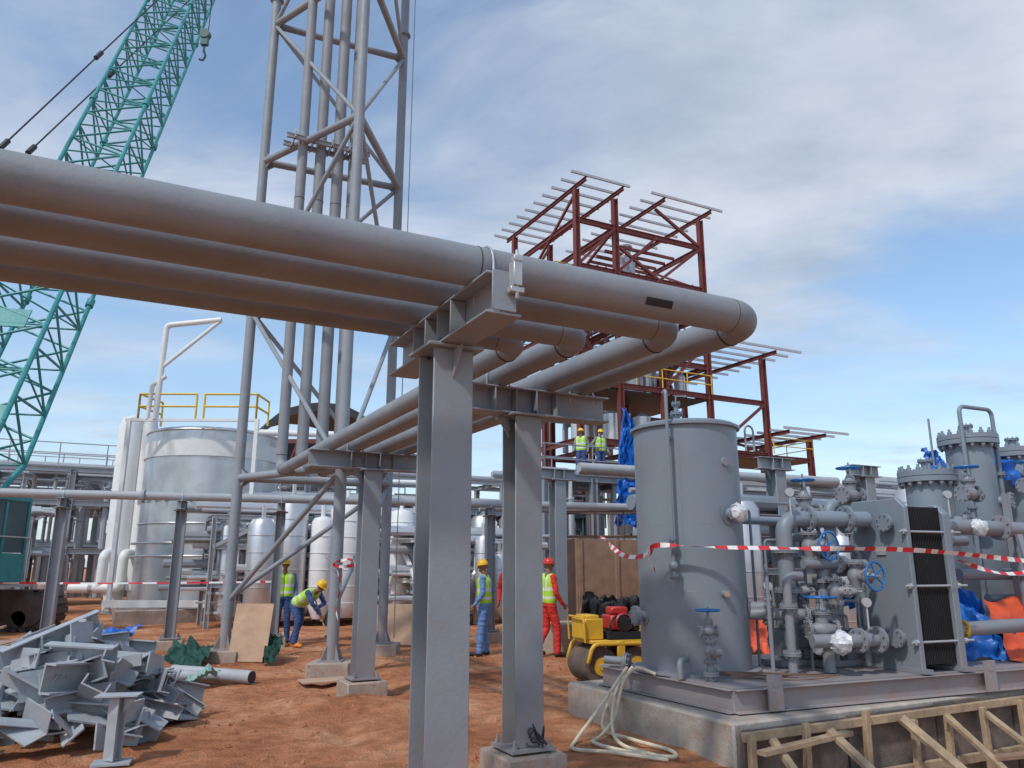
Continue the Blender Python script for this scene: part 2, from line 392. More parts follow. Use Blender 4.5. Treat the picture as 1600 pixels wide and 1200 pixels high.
# ---------------------------------------------------------------- long secondary pipeline
CD=V((.958,.287,0))
def cline(x): return V((x,18.02+.3*x,0))
for x in (-8.87,-6.78,-4.91,-.5):
    c=cline(x); support(c.x,c.y,2.72,CD.cross(Z),.55,fn=CD,cw=.2,bh=.18,pts=[(0,.085)],grp='supports of the long pipeline',lab='short grey H-section pipe support on a concrete pedestal')
t=thing('process_pipe','long straight grey pipe running across the site on supports','pipe',cline(-4),'secondary pipelines')
m=MB(); m.tube([cline(-15)+Z*2.99,cline(5)+Z*2.99],.085,n=18)
part(t,'pipe_run',m,GREYL)
m=MB()
for x in(-10,-7.5,-3,0): m.flange(cline(x)+Z*2.99,CD,.14,.02)
part(t,'flange',m,GREYL)

# ---------------------------------------------------------------- equipment skid, foundation
m=MB(); F=[(NC.x,NC.y),(9.2,10.67),(7.9,13.2),(.62,9.2)]
m.poly(F,-1.,.33); solo('concrete_foundation','raw concrete foundation slab under the equipment skid','foundation',m,CONC,bevel=.02)
S0=V((1.95,7.22,0)); S1=V((8.5,10.0,0)); S2=V((7.55,12.0,0)); S3=V((1.0,8.95,0)); SC=[S0,S1,S2,S3]
t=thing('equipment_skid','grey steel skid frame with plate deck on the concrete foundation','skid',(2,7.3,.33))
m=MB()
for i in range(4):
    a=SC[i];b=SC[(i+1)%4]; m.h(a+Z*.44,b+Z*.44,.2,.12,.012,.01)
sd=(S1-S0).normalized(); bk=(S3-S0).normalized()
part(t,'perimeter_beam',m,GREY,bevel=.003)
m=MB(); m.poly([(p.x,p.y) for p in SC],.542,.552); part(t,'deck_plate',m,GREY)
m=MB()
for k in (.4,3.2,5.8):
    o=S0+sd*k; s2=sd.cross(Z)
    m.box(o+s2*.075+Z*.5,(.16,.02,.3),sd); m.cyl(o+s2*.09+Z*.58,o+s2*.06+Z*.58,.035,n=12)
part(t,'lifting_lug',m,GREY)

# vertical tank
TC=V((1.92,8.48,0))
t=thing('storage_tank','blue-grey vertical cylindrical steel tank standing on the skid','tank',(TC.x,TC.y,.552))
m=MB(); r=.56
m.lathe(TC+Z*.552,Z,[(r,0.02),(r,2.54),(r-.02,2.56),(.3,2.60),(.02,2.62)],72); part(t,'shell',m,GREYT)
m=MB(); m.lathe(TC+Z*.552,Z,[(r+.09,.001),(r+.09,.03),(r+.004,.032)],72)
m.lathe(TC+Z*.552,Z,[(r+.004,2.50),(r+.035,2.50),(r+.035,2.53),(r+.002,2.53)],72)
part(t,'rim_ring',m,GREYT)
m=MB()
for zz in (1.35,2.02): m.torus(TC+Z*(zz),Z,r-.0025,.004,72,6)
m.cyl(TC+Z*.58+V((math.cos(-1.9),math.sin(-1.9),0))*(r-.002),TC+Z*3.0+V((math.cos(-1.9),math.sin(-1.9),0))*(r-.002),.004,n=6)
part(t,'shell_weld',m,GREYT)
def blob(t,c,rr):
    m=MB(); vs=[];n=18;k=12;fs=[]
    for i in range(k+1):
        for j in range(n):
            th=math.pi*i/k; ph=2*math.pi*j/n; p=V((math.sin(th)*math.cos(ph),math.sin(th)*math.sin(ph),math.cos(th)))
            vs.append(V(c)+p*rr*(1+.28*noise.noise(p*3.1+V(c)*5)+.12*noise.noise(p*9)))
    for i in range(k):
        for j in range(n): fs.append((i*n+j,i*n+(j+1)%n,(i+1)*n+(j+1)%n,(i+1)*n+j))
    m.add(vs,fs); part(t,'plastic_wrap',m,WRAP,'crumpled clear plastic wrapped over a flange')
def nozzle(t,az,z,rr=.06,ln=.12,wrap=False,fl=.1):
    d=V((math.cos(az),math.sin(az),0)); m=MB(); o=TC+Z*z+d*(r-.02); m.cyl(o,o+d*ln,rr,n=18); m.flange(o+d*(ln+.02),d,fl,.018)
    m.cyl(o+d*.018,o+d*.026,rr*1.9,n=24)
    part(t,'nozzle',m,GREYT)
    if wrap: blob(t,o+d*(ln+.03),fl*.95)
nozzle(t,math.radians(-56),2.12,.06,.1,True,.1)
nozzle(t,math.radians(-15),1.18,.06,.2,False,.11)
nozzle(t,math.radians(195),1.1,.05,.1,False,.1)
m=MB(); d=V((math.cos(-1.0),math.sin(-1.0),0)); o=TC+Z*2.66+d*(r+.006); m.cyl(o-d*.01,o+d*.01,.05,n=24); m.box(o+d*.012,(.006,.03,.085),d); part(t,'name_plate',m,[GREY])
m=MB(); d=V((math.cos(-1.22),math.sin(-1.22),0)); o=TC+Z*1.33+d*r; m.cyl(o,o+d*.05,.035,n=16); m.box(o+d*.055,(.02,.05,.05),d,mi=1); part(t,'level_port',m,[GREYT,PLY])
m=MB(); az=-2.05; d=V((math.cos(az),math.sin(az),0)); o=TC+d*(r+.11)
m.tube([TC+d*(r-.02)+Z*2.9,o+Z*2.9,o+Z*2.0,o+Z*1.72,TC+d*(r-.02)+Z*1.72],.018,.05,10); m.tube([o+Z*2.7,o+Z*3.4,o+Z*3.4+V((0,.14,0))],.018,.04,10); m.flange(o+Z*1.86,Z,.04,.01)
m.ell(o+Z*1.6,.05,10); m.cyl(o+Z*1.44,o+Z*1.72,.02,n=8); m.flange(o+Z*1.5,Z,.05,.01); part(t,'sight_pipe',m,GREYT)
m=MB(); o2=TC+V((-.12,-.2,0)); m.cyl(o2+Z*3.12,o2+Z*3.22,.04,n=16); m.flange(o2+Z*3.22,Z,.07,.012); m.cyl(o2+Z*3.22,o2+Z*3.34,.025,n=10); m.flange(o2+Z*3.33,Z,.05,.01); m.cyl(o2+Z*3.3,o2+Z*3.42,.008,n=6); m.bar(o2+Z*3.42,o2+Z*3.42+V((.12,0,.0)),.012,.012); part(t,'roof_nozzle',m,[GREYT])
def sheet(name,label,cat,pts,mtl,nu=14,nv=14,amp=.06,fr=3.,seed=0,grp=None,drape=0):
    P00,P10,P11,P01=[V(p) for p in pts]; nrm=(P10-P00).cross(P01-P00).normalized(); vs=[];fs=[]
    nu*=2;nv*=2
    for j in range(nv+1):
        for i in range(nu+1):
            u=i/nu;v=j/nv
            wu=u+.07*noise.noise(V((v*4,seed,1)))*(1-abs(2*u-1)+.6); wv=v+.10*noise.noise(V((u*4,seed,7)))
            p=P00.lerp(P10,wu).lerp(P01.lerp(P11,wu),wv)
            k=noise.noise(V((u*fr,v*fr,seed)))+.5*noise.noise(V((u*fr*2.7,v*fr*2.7,seed+9)))+.7*abs(noise.noise(V((u*fr*1.6,v*fr*.5,seed+4))))-.4*abs(noise.noise(V((u*fr*3,v*fr*1.5,seed+14))))
            vs.append(p+nrm*amp*k*1.4)
    w=nu+1
    for j in range(nv):
        for i in range(nu): fs.append((j*w+i,j*w+i+1,(j+1)*w+i+1,(j+1)*w+i))
    m=MB(); m.add(vs,fs); return solo(name,label,cat,m,mtl,grp)

# valves ------------------------------------------------
def valve(c,ax,up,s=1.,wheel=.15,stem=.3,name='gate_valve',lab='grey gate valve with a blue handwheel',mtl=GREYT):
    c=V(c);ax=V(ax).normalized();up=V(up).normalized(); t=thing(name,lab,'valve',c,'gate valves with blue handwheels')
    m=MB(); m.lathe(c-ax*.13*s,ax,[(.055*s,0),(.06*s,.04*s),(.085*s,.1*s),(.09*s,.13*s),(.085*s,.16*s),(.06*s,.22*s),(.055*s,.26*s)],20)
    for k in(-1,1): m.flange(c+ax*k*.145*s,ax,.105*s,.015*s)
    m.cyl(c,c+up*.16*s,.065*s,n=16); m.flange(c+up*.165*s,up,.09*s,.014*s); part(t,'valve_body',m,mtl)
    m=MB(); d,sd,u=frame(up)
    m.lathe(c+up*.18*s,up,[(.07*s,0),(.045*s,.05*s),(.03*s,.09*s)],14)
    for k in(-1,1): m.bar(c+up*.2*s+sd*k*.045*s,c+up*(stem*s)+sd*k*.022*s,.02*s,.025*s,up=u)
    m.cyl(c+up*(stem-.03)*s,c+up*(stem)*s,.035*s,n=12); m.cyl(c+up*.2*s,c+up*(stem+.09)*s,.011*s,n=8); part(t,'bonnet',m,mtl)
    if wheel>.01:
        m=MB(); h=c+up*(stem+.02)*s; m.torus(h,up,wheel,.012,28,8); m.cyl(h-up*.014,h+up*.014,.03*s,n=12)
        for k in range(5):
            a=2*math.pi*k/5; w=(sd*math.cos(a)+u*math.sin(a)); m.cyl(h+w*.02,h+w*wheel,.008,n=6)
        part(t,'handwheel',m,BLUEW)
    return t
front=-B; X=V((1,0,0)); Yv=V((0,1,0))
def pipeset(name,lab,paths,fl,mtl=GREYT,loc=None,grp='skid pipework',wraps=(),pn='pipe_spool'):
    t=thing(name,lab,'pipework',loc or paths[0][0][0],grp)
    for pts,r,b in paths:
        m=MB(); m.tube(pts,r,b,18); part(t,pn,m,mtl)
    m=MB()
    for c,ax,r in fl: m.flange(c,ax,r,.018)
    if fl: part(t,'flange',m,mtl)
    for c,r in wraps: blob(t,c,r)
    return t
pipeset('drain_pipe','short grey drain pipe rising from the skid deck',[([(1.86,7.62,.552),(1.86,7.62,.92)],.035,.05),([(1.7,7.9,.72),(1.6,7.75,.72),(1.6,7.75,.56)],.03,.05),([(1.0,8.75,.62),(1.25,8.6,.62)],.04,.05)],[((1.86,7.62,.62),Z,.075),((1.22,8.62,.62),(.86,-.5,0),.085)])
valve((1.86,7.62,.82),Z,front,.62,.001,.1,name='small_valve',lab='small grey flanged valve body beneath the handwheel')
valve((1.86,7.62,1.0),X,Z,.5,.105,.36,lab='grey gate valve with flat blue handwheel on the skid deck')
yy=8.25
pipeset('skid_pipe','thick grey flanged pipe arching over the skid into the exchanger',
 [([(2.86,yy,1.05),(2.86,yy,2.09),(3.55,8.42,2.09),(3.85,8.46,2.09)],.085,.16)],
 [((2.86,yy,1.75),Z,.14),((2.86,yy,1.35),Z,.14),((3.15,8.32,2.09),(.97,.22,0),.14),((3.6,8.43,2.09),(.97,.22,0),.15)])
pipeset('skid_pipe','grey flanged pipe leading from the tank along the skid deck',
 [([(2.4,8.33,1.12),(2.75,8.2,1.12),(3.2,8.2,1.12),(3.2,8.2,.56)],.06,.1),([(2.95,7.95,.88),(3.35,8.0,.88),(3.7,8.12,.88),(3.85,8.38,.88)],.065,.1),([(3.25,8.3,.9),(3.25,8.3,1.6),(3.6,8.45,1.6)],.06,.1),([(2.78,8.05,.56),(2.78,8.05,1.5),(2.95,8.1,1.5)],.045,.08),([(3.0,8.15,1.62),(3.75,8.4,1.62)],.05,.05)],
 [((2.62,8.25,1.12),X,.11),((3.0,8.2,1.12),X,.11),((3.45,8.04,.88),A,.12),((3.66,8.11,.88),A,.13),((3.25,8.3,1.15),Z,.11),((3.25,8.3,1.45),Z,.11),((3.5,8.4,1.6),A,.11),((2.78,8.05,1.2),Z,.09),((2.78,8.05,.75),Z,.09),((3.4,8.28,1.62),A,.1)],wraps=[((3.22,7.9,.87),.11),((3.02,8.0,.8),.05)])
valve((3.2,8.5,2.16),X,Z,1.0,.12,.34,lab='grey gate valve with flat blue handwheel above the arching pipe')
valve((3.12,8.25,1.80),Z,front,.9,.14,.26,lab='grey gate valve with its blue handwheel facing outward')
valve((3.55,8.2,1.50),Z,front,.9,.14,.24,lab='grey gate valve beside the exchanger, blue handwheel facing outward')
valve((3.12,8.1,.98),X,Z,.95,.16,.31,lab='grey gate valve with flat blue handwheel low on the skid')
valve((3.42,8.75,1.75),X,Z,.85,.12,.33,lab='grey gate valve with flat blue handwheel behind the pipework')
valve((3.3,8.15,1.35),Z,X+front,.8,.001,.24,name='check_valve',lab='grey flanged check valve in the crowded skid pipework')
valve((3.0,8.5,1.35),Z,front,.9,.001,.24,name='check_valve',lab='grey flanged check valve in the crowded skid pipework')
rq=random.Random(11)
for k in range(9):
    x0=rq.uniform(2.62,3.6); y0=8.35+.3*(x0-2.6)+rq.uniform(-.05,.5); z1=rq.uniform(.9,2.0); rr=rq.choice([.015,.022,.03,.04]); x1=x0+rq.uniform(.15,.5)
    pipeset('skid_pipe','small bore grey pipe looping up from the skid deck',[([(x0,y0,.56),(x0,y0,z1),(x1,y0+.05,z1),(x1,y0+.05,.56 if k%2 else z1-.4)],rr,rr*2.2)],[((x0,y0,z1*.6+.1),Z,rr*2),((x0,y0,z1-.15),Z,rr*2)] if rr>.02 else [])
for (px,py) in ((3.4,8.75),(2.95,8.8)):
    t=thing('centrifugal_pump','grey centrifugal pump with ribbed motor on the skid deck','pump',(px,py,.552),'skid pumps'); c=V((px,py,.8))
    m=MB(); m.lathe(c-A*.1,A,[(.05,0),(.15,.02),(.17,.08),(.15,.14),(.05,.16)],24); m.cyl(c,c+Z*.3,.05,n=14); m.flange(c+Z*.3,Z,.1,.015); part(t,'volute',m,GREYT)
    m=MB(); m.cyl(c+A*.1,c+A*.5,.11,n=20)
    for k in range(16):
        a=k*math.pi/8; d=B*math.cos(a)+Z*math.sin(a); m.box(c+A*.3+d*.115,(.34,.03,.008),A,d)
    part(t,'motor',m,GREYT)
    m=MB(); m.box(c+A*.2-Z*.21,(.8,.3,.06),A); m.box(c+A*.3-Z*.14,(.2,.2,.1),A); part(t,'base_frame',m,GREYT)
t=thing('pressure_gauge','small round pressure gauge on a thin stem','gauge',(2.6,8.1,1.3),'pressure gauges')
m=MB(); m.cyl((2.6,8.1,1.15),(2.6,8.1,1.36),.01,n=8); part(t,'stem',m,ZINC)
m=MB(); m.cyl((2.6,8.12,1.4),(2.6,8.08,1.4),.045,n=20); part(t,'dial_case',m,ZINC)
for p in ((2.9,8.1,2.25),(3.5,7.9,1.15),(5.0,8.9,2.3),(4.95,8.9,1.3)): dup(t,p)
pipeset('instrument_tube','thin grey instrument tubing standing on the skid deck',
 [([(2.45,8.5,.55),(2.45,8.5,2.2),(2.62,8.6,2.2),(2.62,8.6,.56)],.015,.04),([(2.55,7.95,.56),(2.55,7.95,1.5)],.02,.04)],[])

# plate heat exchanger
t=thing('plate_heat_exchanger','grey plate heat exchanger with dark plate pack and long tie bolts','heat exchanger',(4.2,8.5,.552))
ax=V((.93,.367,0)).normalized(); wy=V((-.367,.93,0))
def phplate(o,w,z0,z1,th,mt,nm,lb=None):
    m=MB(); c=.1; pr=[(-w/2,z0),(w/2,z0),(w/2,z1-c),(w/2-c,z1),(-w/2+c,z1),(-w/2,z1-c)]
    vs=[o+wy*a+Z*b-ax*th/2 for a,b in pr]+[o+wy*a+Z*b+ax*th/2 for a,b in pr]; n=6
    m.add(vs,[(i,(i+1)%n,(i+1)%n+n,i+n) for i in range(n)]+[tuple(range(n))[::-1],tuple(range(n,2*n))]); part(t,nm,m,mt,lb,smooth=False,bevel=.008)
o0=V((3.97,8.50,0)); pw=.80; pg=.56
phplate(o0,pw,.57,2.3,.06,GREYT,'fixed_cover_plate')
phplate(o0+ax*pg,pw,.57,2.24,.09,GREYT,'pressure_cover_plate')
m=MB()
for k in range(40):
    o=o0+ax*(.045+k*.0118); w=pw-.12+(.03 if k%2 else 0)
    m.box(o+Z*1.42,(.008,w,1.56+(.02 if k%2 else 0)),ax)
part(t,'plate_pack',m,BLACK,smooth=False)
m=MB()
for zz in (.85,1.4,1.95):
    for k in (-1,1):
        a=o0+wy*k*(pw/2-.02)+Z*zz; m.cyl(a-ax*.1,a+ax*(pg+.2),.012,n=8)
        for q in (-.05,pg+.07): m.cyl(a+ax*q-ax*.02,a+ax*q+ax*.02,.03,n=6)
part(t,'tie_bolt',m,GREYL)
m=MB()
for zz in(.88,2.05):
    for k in(-.2,.17):
        a=o0+wy*k+Z*zz; m.cyl(a-ax*.1,a,.055,n=16); m.flange(a-ax*.11,ax,.095,.016)
part(t,'port_nozzle',m,GREYT)
m=MB(); m.box(o0-wy*.05-ax*.04+Z*1.75,(.012,.12,.07),ax); part(t,'name_plate',m,ZINC)
m=MB(); m.box(o0+Z*.575,(.12,.9,.04),ax); m.box(o0+ax*pg+Z*.575,(.14,.9,.04),ax); m.bar(o0+Z*2.22,o0+ax*.8+Z*2.22,.05,.06); part(t,'guide_bar',m,GREYT)

# right-hand pipes and vessels
def vessel(x,y,z0,z1,r,lab,mtl=GREYT,nm='pressure_vessel',legs=True,flg=True):
    t=thing(nm,lab,'pressure vessel',(x,y,z0),'vertical pressure vessels'); c=V((x,y,0)); m=MB()
    h=z1-z0; m.lathe(c+Z*(z0+.3*min(1,h/2)),Z,[(r*.4,-.18*r/.3),(r*.8,-.1*r/.3),(r,0),(r,h-.45*min(1,h/2)-.0),(r*.97,h-.40*min(1,h/2))],32); part(t,'shell',m,mtl)
    m=MB()
    if flg:
        zz=z1-.1; m.cyl(c+Z*(zz-.07),c+Z*(zz-.004),r*1.3,n=32); m.cyl(c+Z*(zz+.004),c+Z*(zz+.07),r*1.3,n=32)
        for k in range(16):
            a=k*math.pi/8; o=c+V((math.cos(a),math.sin(a),0))*r*1.16; m.cyl(o+Z*(zz-.13),o+Z*(zz+.15),.018,n=6); m.cyl(o+Z*(zz+.07),o+Z*(zz+.11),.032,n=6); m.cyl(o+Z*(zz-.11),o+Z*(zz-.07),.032,n=6)
        m.cyl(c+Z*(zz+.07),c+Z*(zz+.2),.06,n=14); m.flange(c+Z*(zz+.22),Z,.1,.015)
    else: m.lathe(c+Z*(z1-.1),Z,[(r,0),(r*.85,r*.3),(r*.4,r*.48),(.02,r*.52)],32)
    part(t,'bolted_cover' if flg else 'domed_head',m,mtl)
    m=MB()
    for k in range(3):
        a=k*2.09+.5; o=c+V((math.cos(a),math.sin(a),0))*r; m.bar(o+Z*z0,o+Z*(z0+.6),.07,.07)
    part(t,'leg',m,mtl)
    m=MB(); zz=z0+h*.55
    for d in(V((-.5,-.86,0)),V((.7,-.7,0))): m.cyl(c+Z*zz+d*r*.8,c+Z*zz+d*(r+.12),.07,n=16); m.flange(c+Z*zz+d*(r+.14),d,.12,.018); zz+=.35
    part(t,'nozzle',m,mtl)
    return t
vessel(5.55,10.3,.55,2.85,.28,'grey pressure vessel with a heavy bolted cover flange')
vessel(6.75,11.3,.5,3.5,.31,'tall grey pressure vessel with bolted top flange and piping')
vessel(7.8,11.9,.5,3.4,.3,'tall grey pressure vessel with bolted top flange beside its twin')
vessel(2.85,11.8,.5,2.9,.3,'pale grey rounded vessel standing behind the tank',GREYL,legs=True,flg=False)
pipeset('skid_pipe','thick grey flanged pipe running along behind the heat exchanger',
 [([(4.8,9.1,2.05),(5.3,9.25,2.05),(8.2,10.4,2.0)],.09,.2),([(4.85,8.72,.93),(5.4,8.9,.95),(8.2,9.9,.98)],.075,.3),([(6.2,9.6,2.03),(6.2,9.6,.6)],.06,.1),([(5.4,9.6,1.5),(8.2,10.9,1.5)],.07,.1)],
 [((5.0,9.15,2.05),A,.15),((5.9,9.47,2.05),A,.15),((7.0,9.9,2.03),A,.16),((6.0,9.1,.95),A,.12),((6.2,9.6,1.5),Z,.11)],wraps=[((5.5,9.22,2.04),.1)])
t=pipeset('skid_pipe','grey pipe end with a yellow blanking flange',[([(4.72,8.67,.93),(4.85,8.72,.93)],.08,.1)],[]); m=MB(); m.flange((4.87,8.73,.93),(.94,.33,0),.11,.012); part(t,'blank_flange',m,YEL,'yellow blanking flange')
pipeset('vent_pipe','slim grey vent pipe looping over the vessels',
 [([(6.45,10.9,1),(6.45,10.9,3.85),(7.1,11.2,3.85),(7.1,11.2,1.2)],.03,.1),([(6.1,11.1,1),(6.1,11.1,3.7)],.015,.1),([(7.6,11.4,2.4),(8.3,11.7,2.4),(8.3,11.7,3.6),(9,12,3.6)],.06,.12),([(5.0,9.9,.6),(5.0,9.9,2.2),(5.6,10.1,2.2),(5.6,10.1,.6)],.04,.1)],[((6.45,10.9,2.4),Z,.07),((7.1,11.2,2.9),Z,.07)])
for p,ax_,up_ in (((7.6,11.3,2.2),A,front),((7.0,10.6,1.6),A,Z),((6.4,9.55,1.3),A,front),((5.85,9.9,2.5),A,Z),((4.2,9.6,2.45),A,Z),((7.3,10.9,2.7),A,Z)):
    valve(p,ax_,up_,1.0,.14,.32,lab='grey gate valve with blue handwheel among the skid pipework')
pipeset('skid_pipe','grey upright pipe with stacked flanges',[([(3.9,9.6,.6),(3.9,9.6,2.35),(4.4,9.8,2.35),(4.4,9.8,.6)],.07,.14),([(2.7,9.3,.6),(2.7,9.3,2.3)],.04,.1),([(2.6,9.5,2.15),(4.4,10.3,2.15)],.05,.1)],[((3.9,9.6,1.4),Z,.12),((3.9,9.6,2.1),Z,.12),((4.4,9.8,1.9),Z,.12)])
pipeset('skid_pipe','grey manifold of upright flanged pipes beyond the exchanger',[([(5.0,9.5,.6),(5.0,9.5,1.9),(5.6,9.7,1.9)],.06,.12),([(6.5,10.0,.6),(6.5,10.0,1.8),(7.2,10.3,1.8)],.07,.14),([(5.9,9.9,1.2),(6.9,10.3,1.2),(6.9,10.3,.6)],.06,.12)],[((5.0,9.5,1.3),Z,.11),((5.3,9.6,1.9),A,.11),((6.5,10,1.3),Z,.12),((6.8,10.13,1.8),A,.12)])
t=thing('brace_frame','slim grey steel upright posts around the skid','posts',(5.5,9.5,.5))
m=MB()
for (x,y,z) in ((2.75,9.6,2.9),(6.3,9.9,2.5)): m.bar((x,y,.55),(x,y,z),.07,.07,up=A)
m.bar((5.75,8.9,1.95),(5.9,8.85,.56),.05,.05)
part(t,'post',m,GREY)

# ---------------------------------------------------------------- formwork timber
t=thing('formwork_panel','dark stained plywood shutter board along the foundation edge','formwork',NC+A*2)
m=MB(); o=NC-B*.05
for k in range(5): m.box(o+A*(.65+k*1.23)+Z*-.12-B*(.004*(k%2)),(1.2,.018,.80+.03*(k%3)),A)
part(t,'plywood_face',m,DPLY)
m=MB(); m.bar(o-B*.06+Z*.24,o-B*.06+A*6.4+Z*.26,.05,.07); m.bar(o-B*.06+Z*-.2,o-B*.06+A*6.4+Z*-.22,.05,.08); part(t,'waler',m,WOOD,bevel=.004)
for k in range(10):
    b=NC-B*.15+A*(.12+k*.6+R.uniform(-.12,.12)); hgt=.28+R.uniform(-.08,.07)
    m=MB(); m.bar(b+Z*-.7,b+Z*hgt+A*R.uniform(-.06,.06),.05,.06,up=A); solo('timber_stud','upright raw timber stud nailed to the formwork','timber',m,WOOD,'formwork timbers',bevel=.003)
for k in range(8):
    b=NC-B*.2+A*(.3+k*.7+R.uniform(-.18,.18)); m=MB(); dr=-B*R.uniform(.75,1.05)+A*R.uniform(-.2,.55)
    m.bar(b+Z*(.26+R.uniform(-.08,.05)),b+dr+Z*-.62,.04,.08+R.uniform(-.02,.02),up=A+Z*R.uniform(-.3,.3)); solo('timber_brace','slanting raw timber brace propping the formwork','timber',m,WOOD,'formwork timbers',bevel=.003)
m=MB(); m.bar(NC-B*.3+A*.0+Z*.16,NC-B*.22+A*1.1+Z*.2,.09,.035); solo('timber_plank','loose timber plank lying along the formwork top','timber',m,WOOD,'formwork timbers')
m=MB(); m.bar(NC-B*.9+A*.6-Z*.45,NC-B*.75+A*3.6-Z*.3,.1,.04); solo('timber_plank','timber plank lying low across the formwork braces','timber',m,WOOD,'formwork timbers')
m=MB(); m.bar(NC-B*.5+A*2.6-Z*.1,NC-B*.7+A*5.2-Z*.18,.12,.03); solo('timber_plank','rough timber plank thrown across the formwork braces','timber',m,BROWN,'formwork timbers')

# hose
hp=[(1.42,8.05,.56),(1.25,8.2,.6),(1.12,8.25,.45),(1.0,8.1,.15),(.85,7.9,.03),(.75,7.6,.03),(1.0,7.25,.03),(1.35,7.05,.03),(1.38,7.3,.03),(1.1,7.7,.04),(.9,8.2,.05),(1.05,8.6,.3),(1.2,8.55,.55),(1.1,8.3,.5),(.8,8.0,.2),(.6,7.7,.04),(.55,7.35,.03),(.85,7.1,.03),(1.2,6.85,.03),(1.25,6.95,.05),(.95,7.6,.06),(1.05,8.3,.35),(1.25,8.45,.58)]
def crom(P,k=8):
    P=[V(p) for p in P]; o=[]
    for i in range(len(P)-1):
        a=P[max(0,i-1)];b=P[i];c=P[i+1];d=P[min(len(P)-1,i+2)]
        for j in range(k):
            t=j/k; o.append(.5*((2*b)+(c-a)*t+(2*a-5*b+4*c-d)*t*t+(3*b-a-3*c+d)*t**3))
    o.append(P[-1]); return o
m=MB(); m.sweep(crom([(x,y,max(z,gh(x,y)+.022) if z<.2 else z) for x,y,z in hp]),.017,8); solo('hose','cream coloured hose tangled over the skid edge and red soil','hose',m,HOSE)

def tape(name,P,w=.05):
    pts=crom(P,24); m=MB(); run=0
    for i in range(len(pts)-1):
        a,b=pts[i],pts[i+1]; d=(b-a).normalized(); s=d.cross(Z).normalized()
        def U(i):
            tw=noise.noise(V((i*.06,1.5,0)))*2.6; return Z*math.cos(tw)+s*math.sin(tw)
        u1=U(i);u2=U(i+1); run+=(b-a).length
        m.add([a-u1*w/2,b-u2*w/2,b+u2*w/2,a+u1*w/2],[(0,1,2,3)],int(run/.11)%2)
    solo(name,'red and white striped barrier tape strung past the equipment','barrier tape',m,[TAPER,TAPEW],'barrier tapes',smooth=False)
tape('barrier_tape',[(1.08,9.5,1.95),(1.15,8.3,1.72),(1.32,7.93,1.70),(1.45,7.86,1.8),(2.0,7.75,1.78),(2.9,7.85,1.77),(4.2,8.0,1.75),(6.2,8.8,1.60)])
tape('barrier_tape',[(4.6,8.15,1.66),(5.3,8.45,1.52),(6.2,8.75,1.66)])
tape('barrier_tape',[(1.4,7.84,1.78),(1.36,7.82,1.66),(1.42,7.84,1.55)])
tape('barrier_tape',[(-2.73,12.16,1.65),(-2.62,12.15,1.3),(-2.68,12.16,1.0),(-2.6,12.12,.75)])
tape('barrier_tape',[(-2.73,12.16,1.65),(-2.5,12.1,1.7),(-2.42,12.2,1.62),(-2.7,12.15,1.6),(-2.85,12.1,1.72)])
tape('barrier_tape',[(-12,17,1.25),(-9,19,1.2),(-6,21,1.2)])

# ---------------------------------------------------------------- scrap heap
def lprof(a,t): return [(0,0),(a,0),(a,t),(t,t),(t,a),(0,a)]
def uprof(a,b,t): return [(0,0),(a,0),(a,t),(t,t),(t,b-t),(a,b-t),(a,b),(0,b)]
scr=[]
def sm(mb): scr.append(mesh(mb,'steel_offcut',[SCRAP],(0,0,0),False))
m=MB(); m.prism((-.32,0,0),(.32,0,0),lprof(.12,.014)); sm(m)
m=MB(); m.prism((-.28,0,0),(.28,0,0),uprof(.1,.22,.014)); sm(m)
m=MB(); m.box((0,0,0),(.34,.28,.016)); m.box((0,0,.085),(.016,.2,.155)); sm(m)
m=MB(); m.h((-.2,0,0),(.2,0,0),.19,.19,.014,.012); sm(m)
m=MB(); m.box((0,0,0),(.34,.26,.016)); sm(m)
m=MB(); m.prism((-.15,0,0),(.15,0,0),lprof(.22,.014)); m.tri((0,.01,.01),(0,.21,.01),(0,.01,.21),.012); sm(m)
m=MB(); m.prism((-.4,0,0),(.4,0,0),uprof(.08,.16,.012)); sm(m)
m=MB(); m.bar((-.26,0,0),(.26,0,0),.2,.016); m.box((.26,0,.08),(.016,.24,.2)); sm(m)
m=MB(); m.box((0,0,0),(.26,.22,.016)); m.box((0,0,.14),(.2,.016,.26)); sm(m)
hx,hy=-4.45,8.15
for i in range(150):
    a=R.uniform(0,6.283); q=R.random()**.6
    dx=math.cos(a)*q*1.12; dy=math.sin(a)*q*1.2
    top=.80*(1-q**1.7)+.05
    z=top*R.uniform(.3,1.0) if i<70 else top
    o=D.objects.new('steel_offcut',R.choice(scr)); COL.objects.link(o)
    x_,y_=hx+dx,hy+dy
    o.location=(x_,y_,gh(x_,y_)+max(z,.07))
    lean=R.gauss(0,.22) if R.random()<.72 else R.choice([-1,1])*R.uniform(1.1,1.45)
    o.rotation_euler=(lean+.35*(-math.sin(a))*q,R.gauss(0,.22)+.35*math.cos(a)*q,R.choice([0.2,.5,-.4,1.2,2.1,2.8])+R.gauss(0,.3)); k=R.uniform(.85,1.2); o.scale=(k,k,k)
    meta(o,'grey painted steel offcut lying in a scrap heap','steel offcut','heap of steel offcuts')
for (x_,y_,rz,k) in ((-5.6,7.4,.4,1),(-5.2,7.0,1.2,1.1),(-5.9,8.2,2,1.1),(-6.2,7.6,.2,1)):
    o=D.objects.new('steel_offcut',scr[int(rz*10)%6]); COL.objects.link(o); o.location=(x_,y_,gh(x_,y_)+.1); o.rotation_euler=(.15,.1,rz); meta(o,'grey painted steel offcut lying beside the scrap heap','steel offcut','heap of steel offcuts')
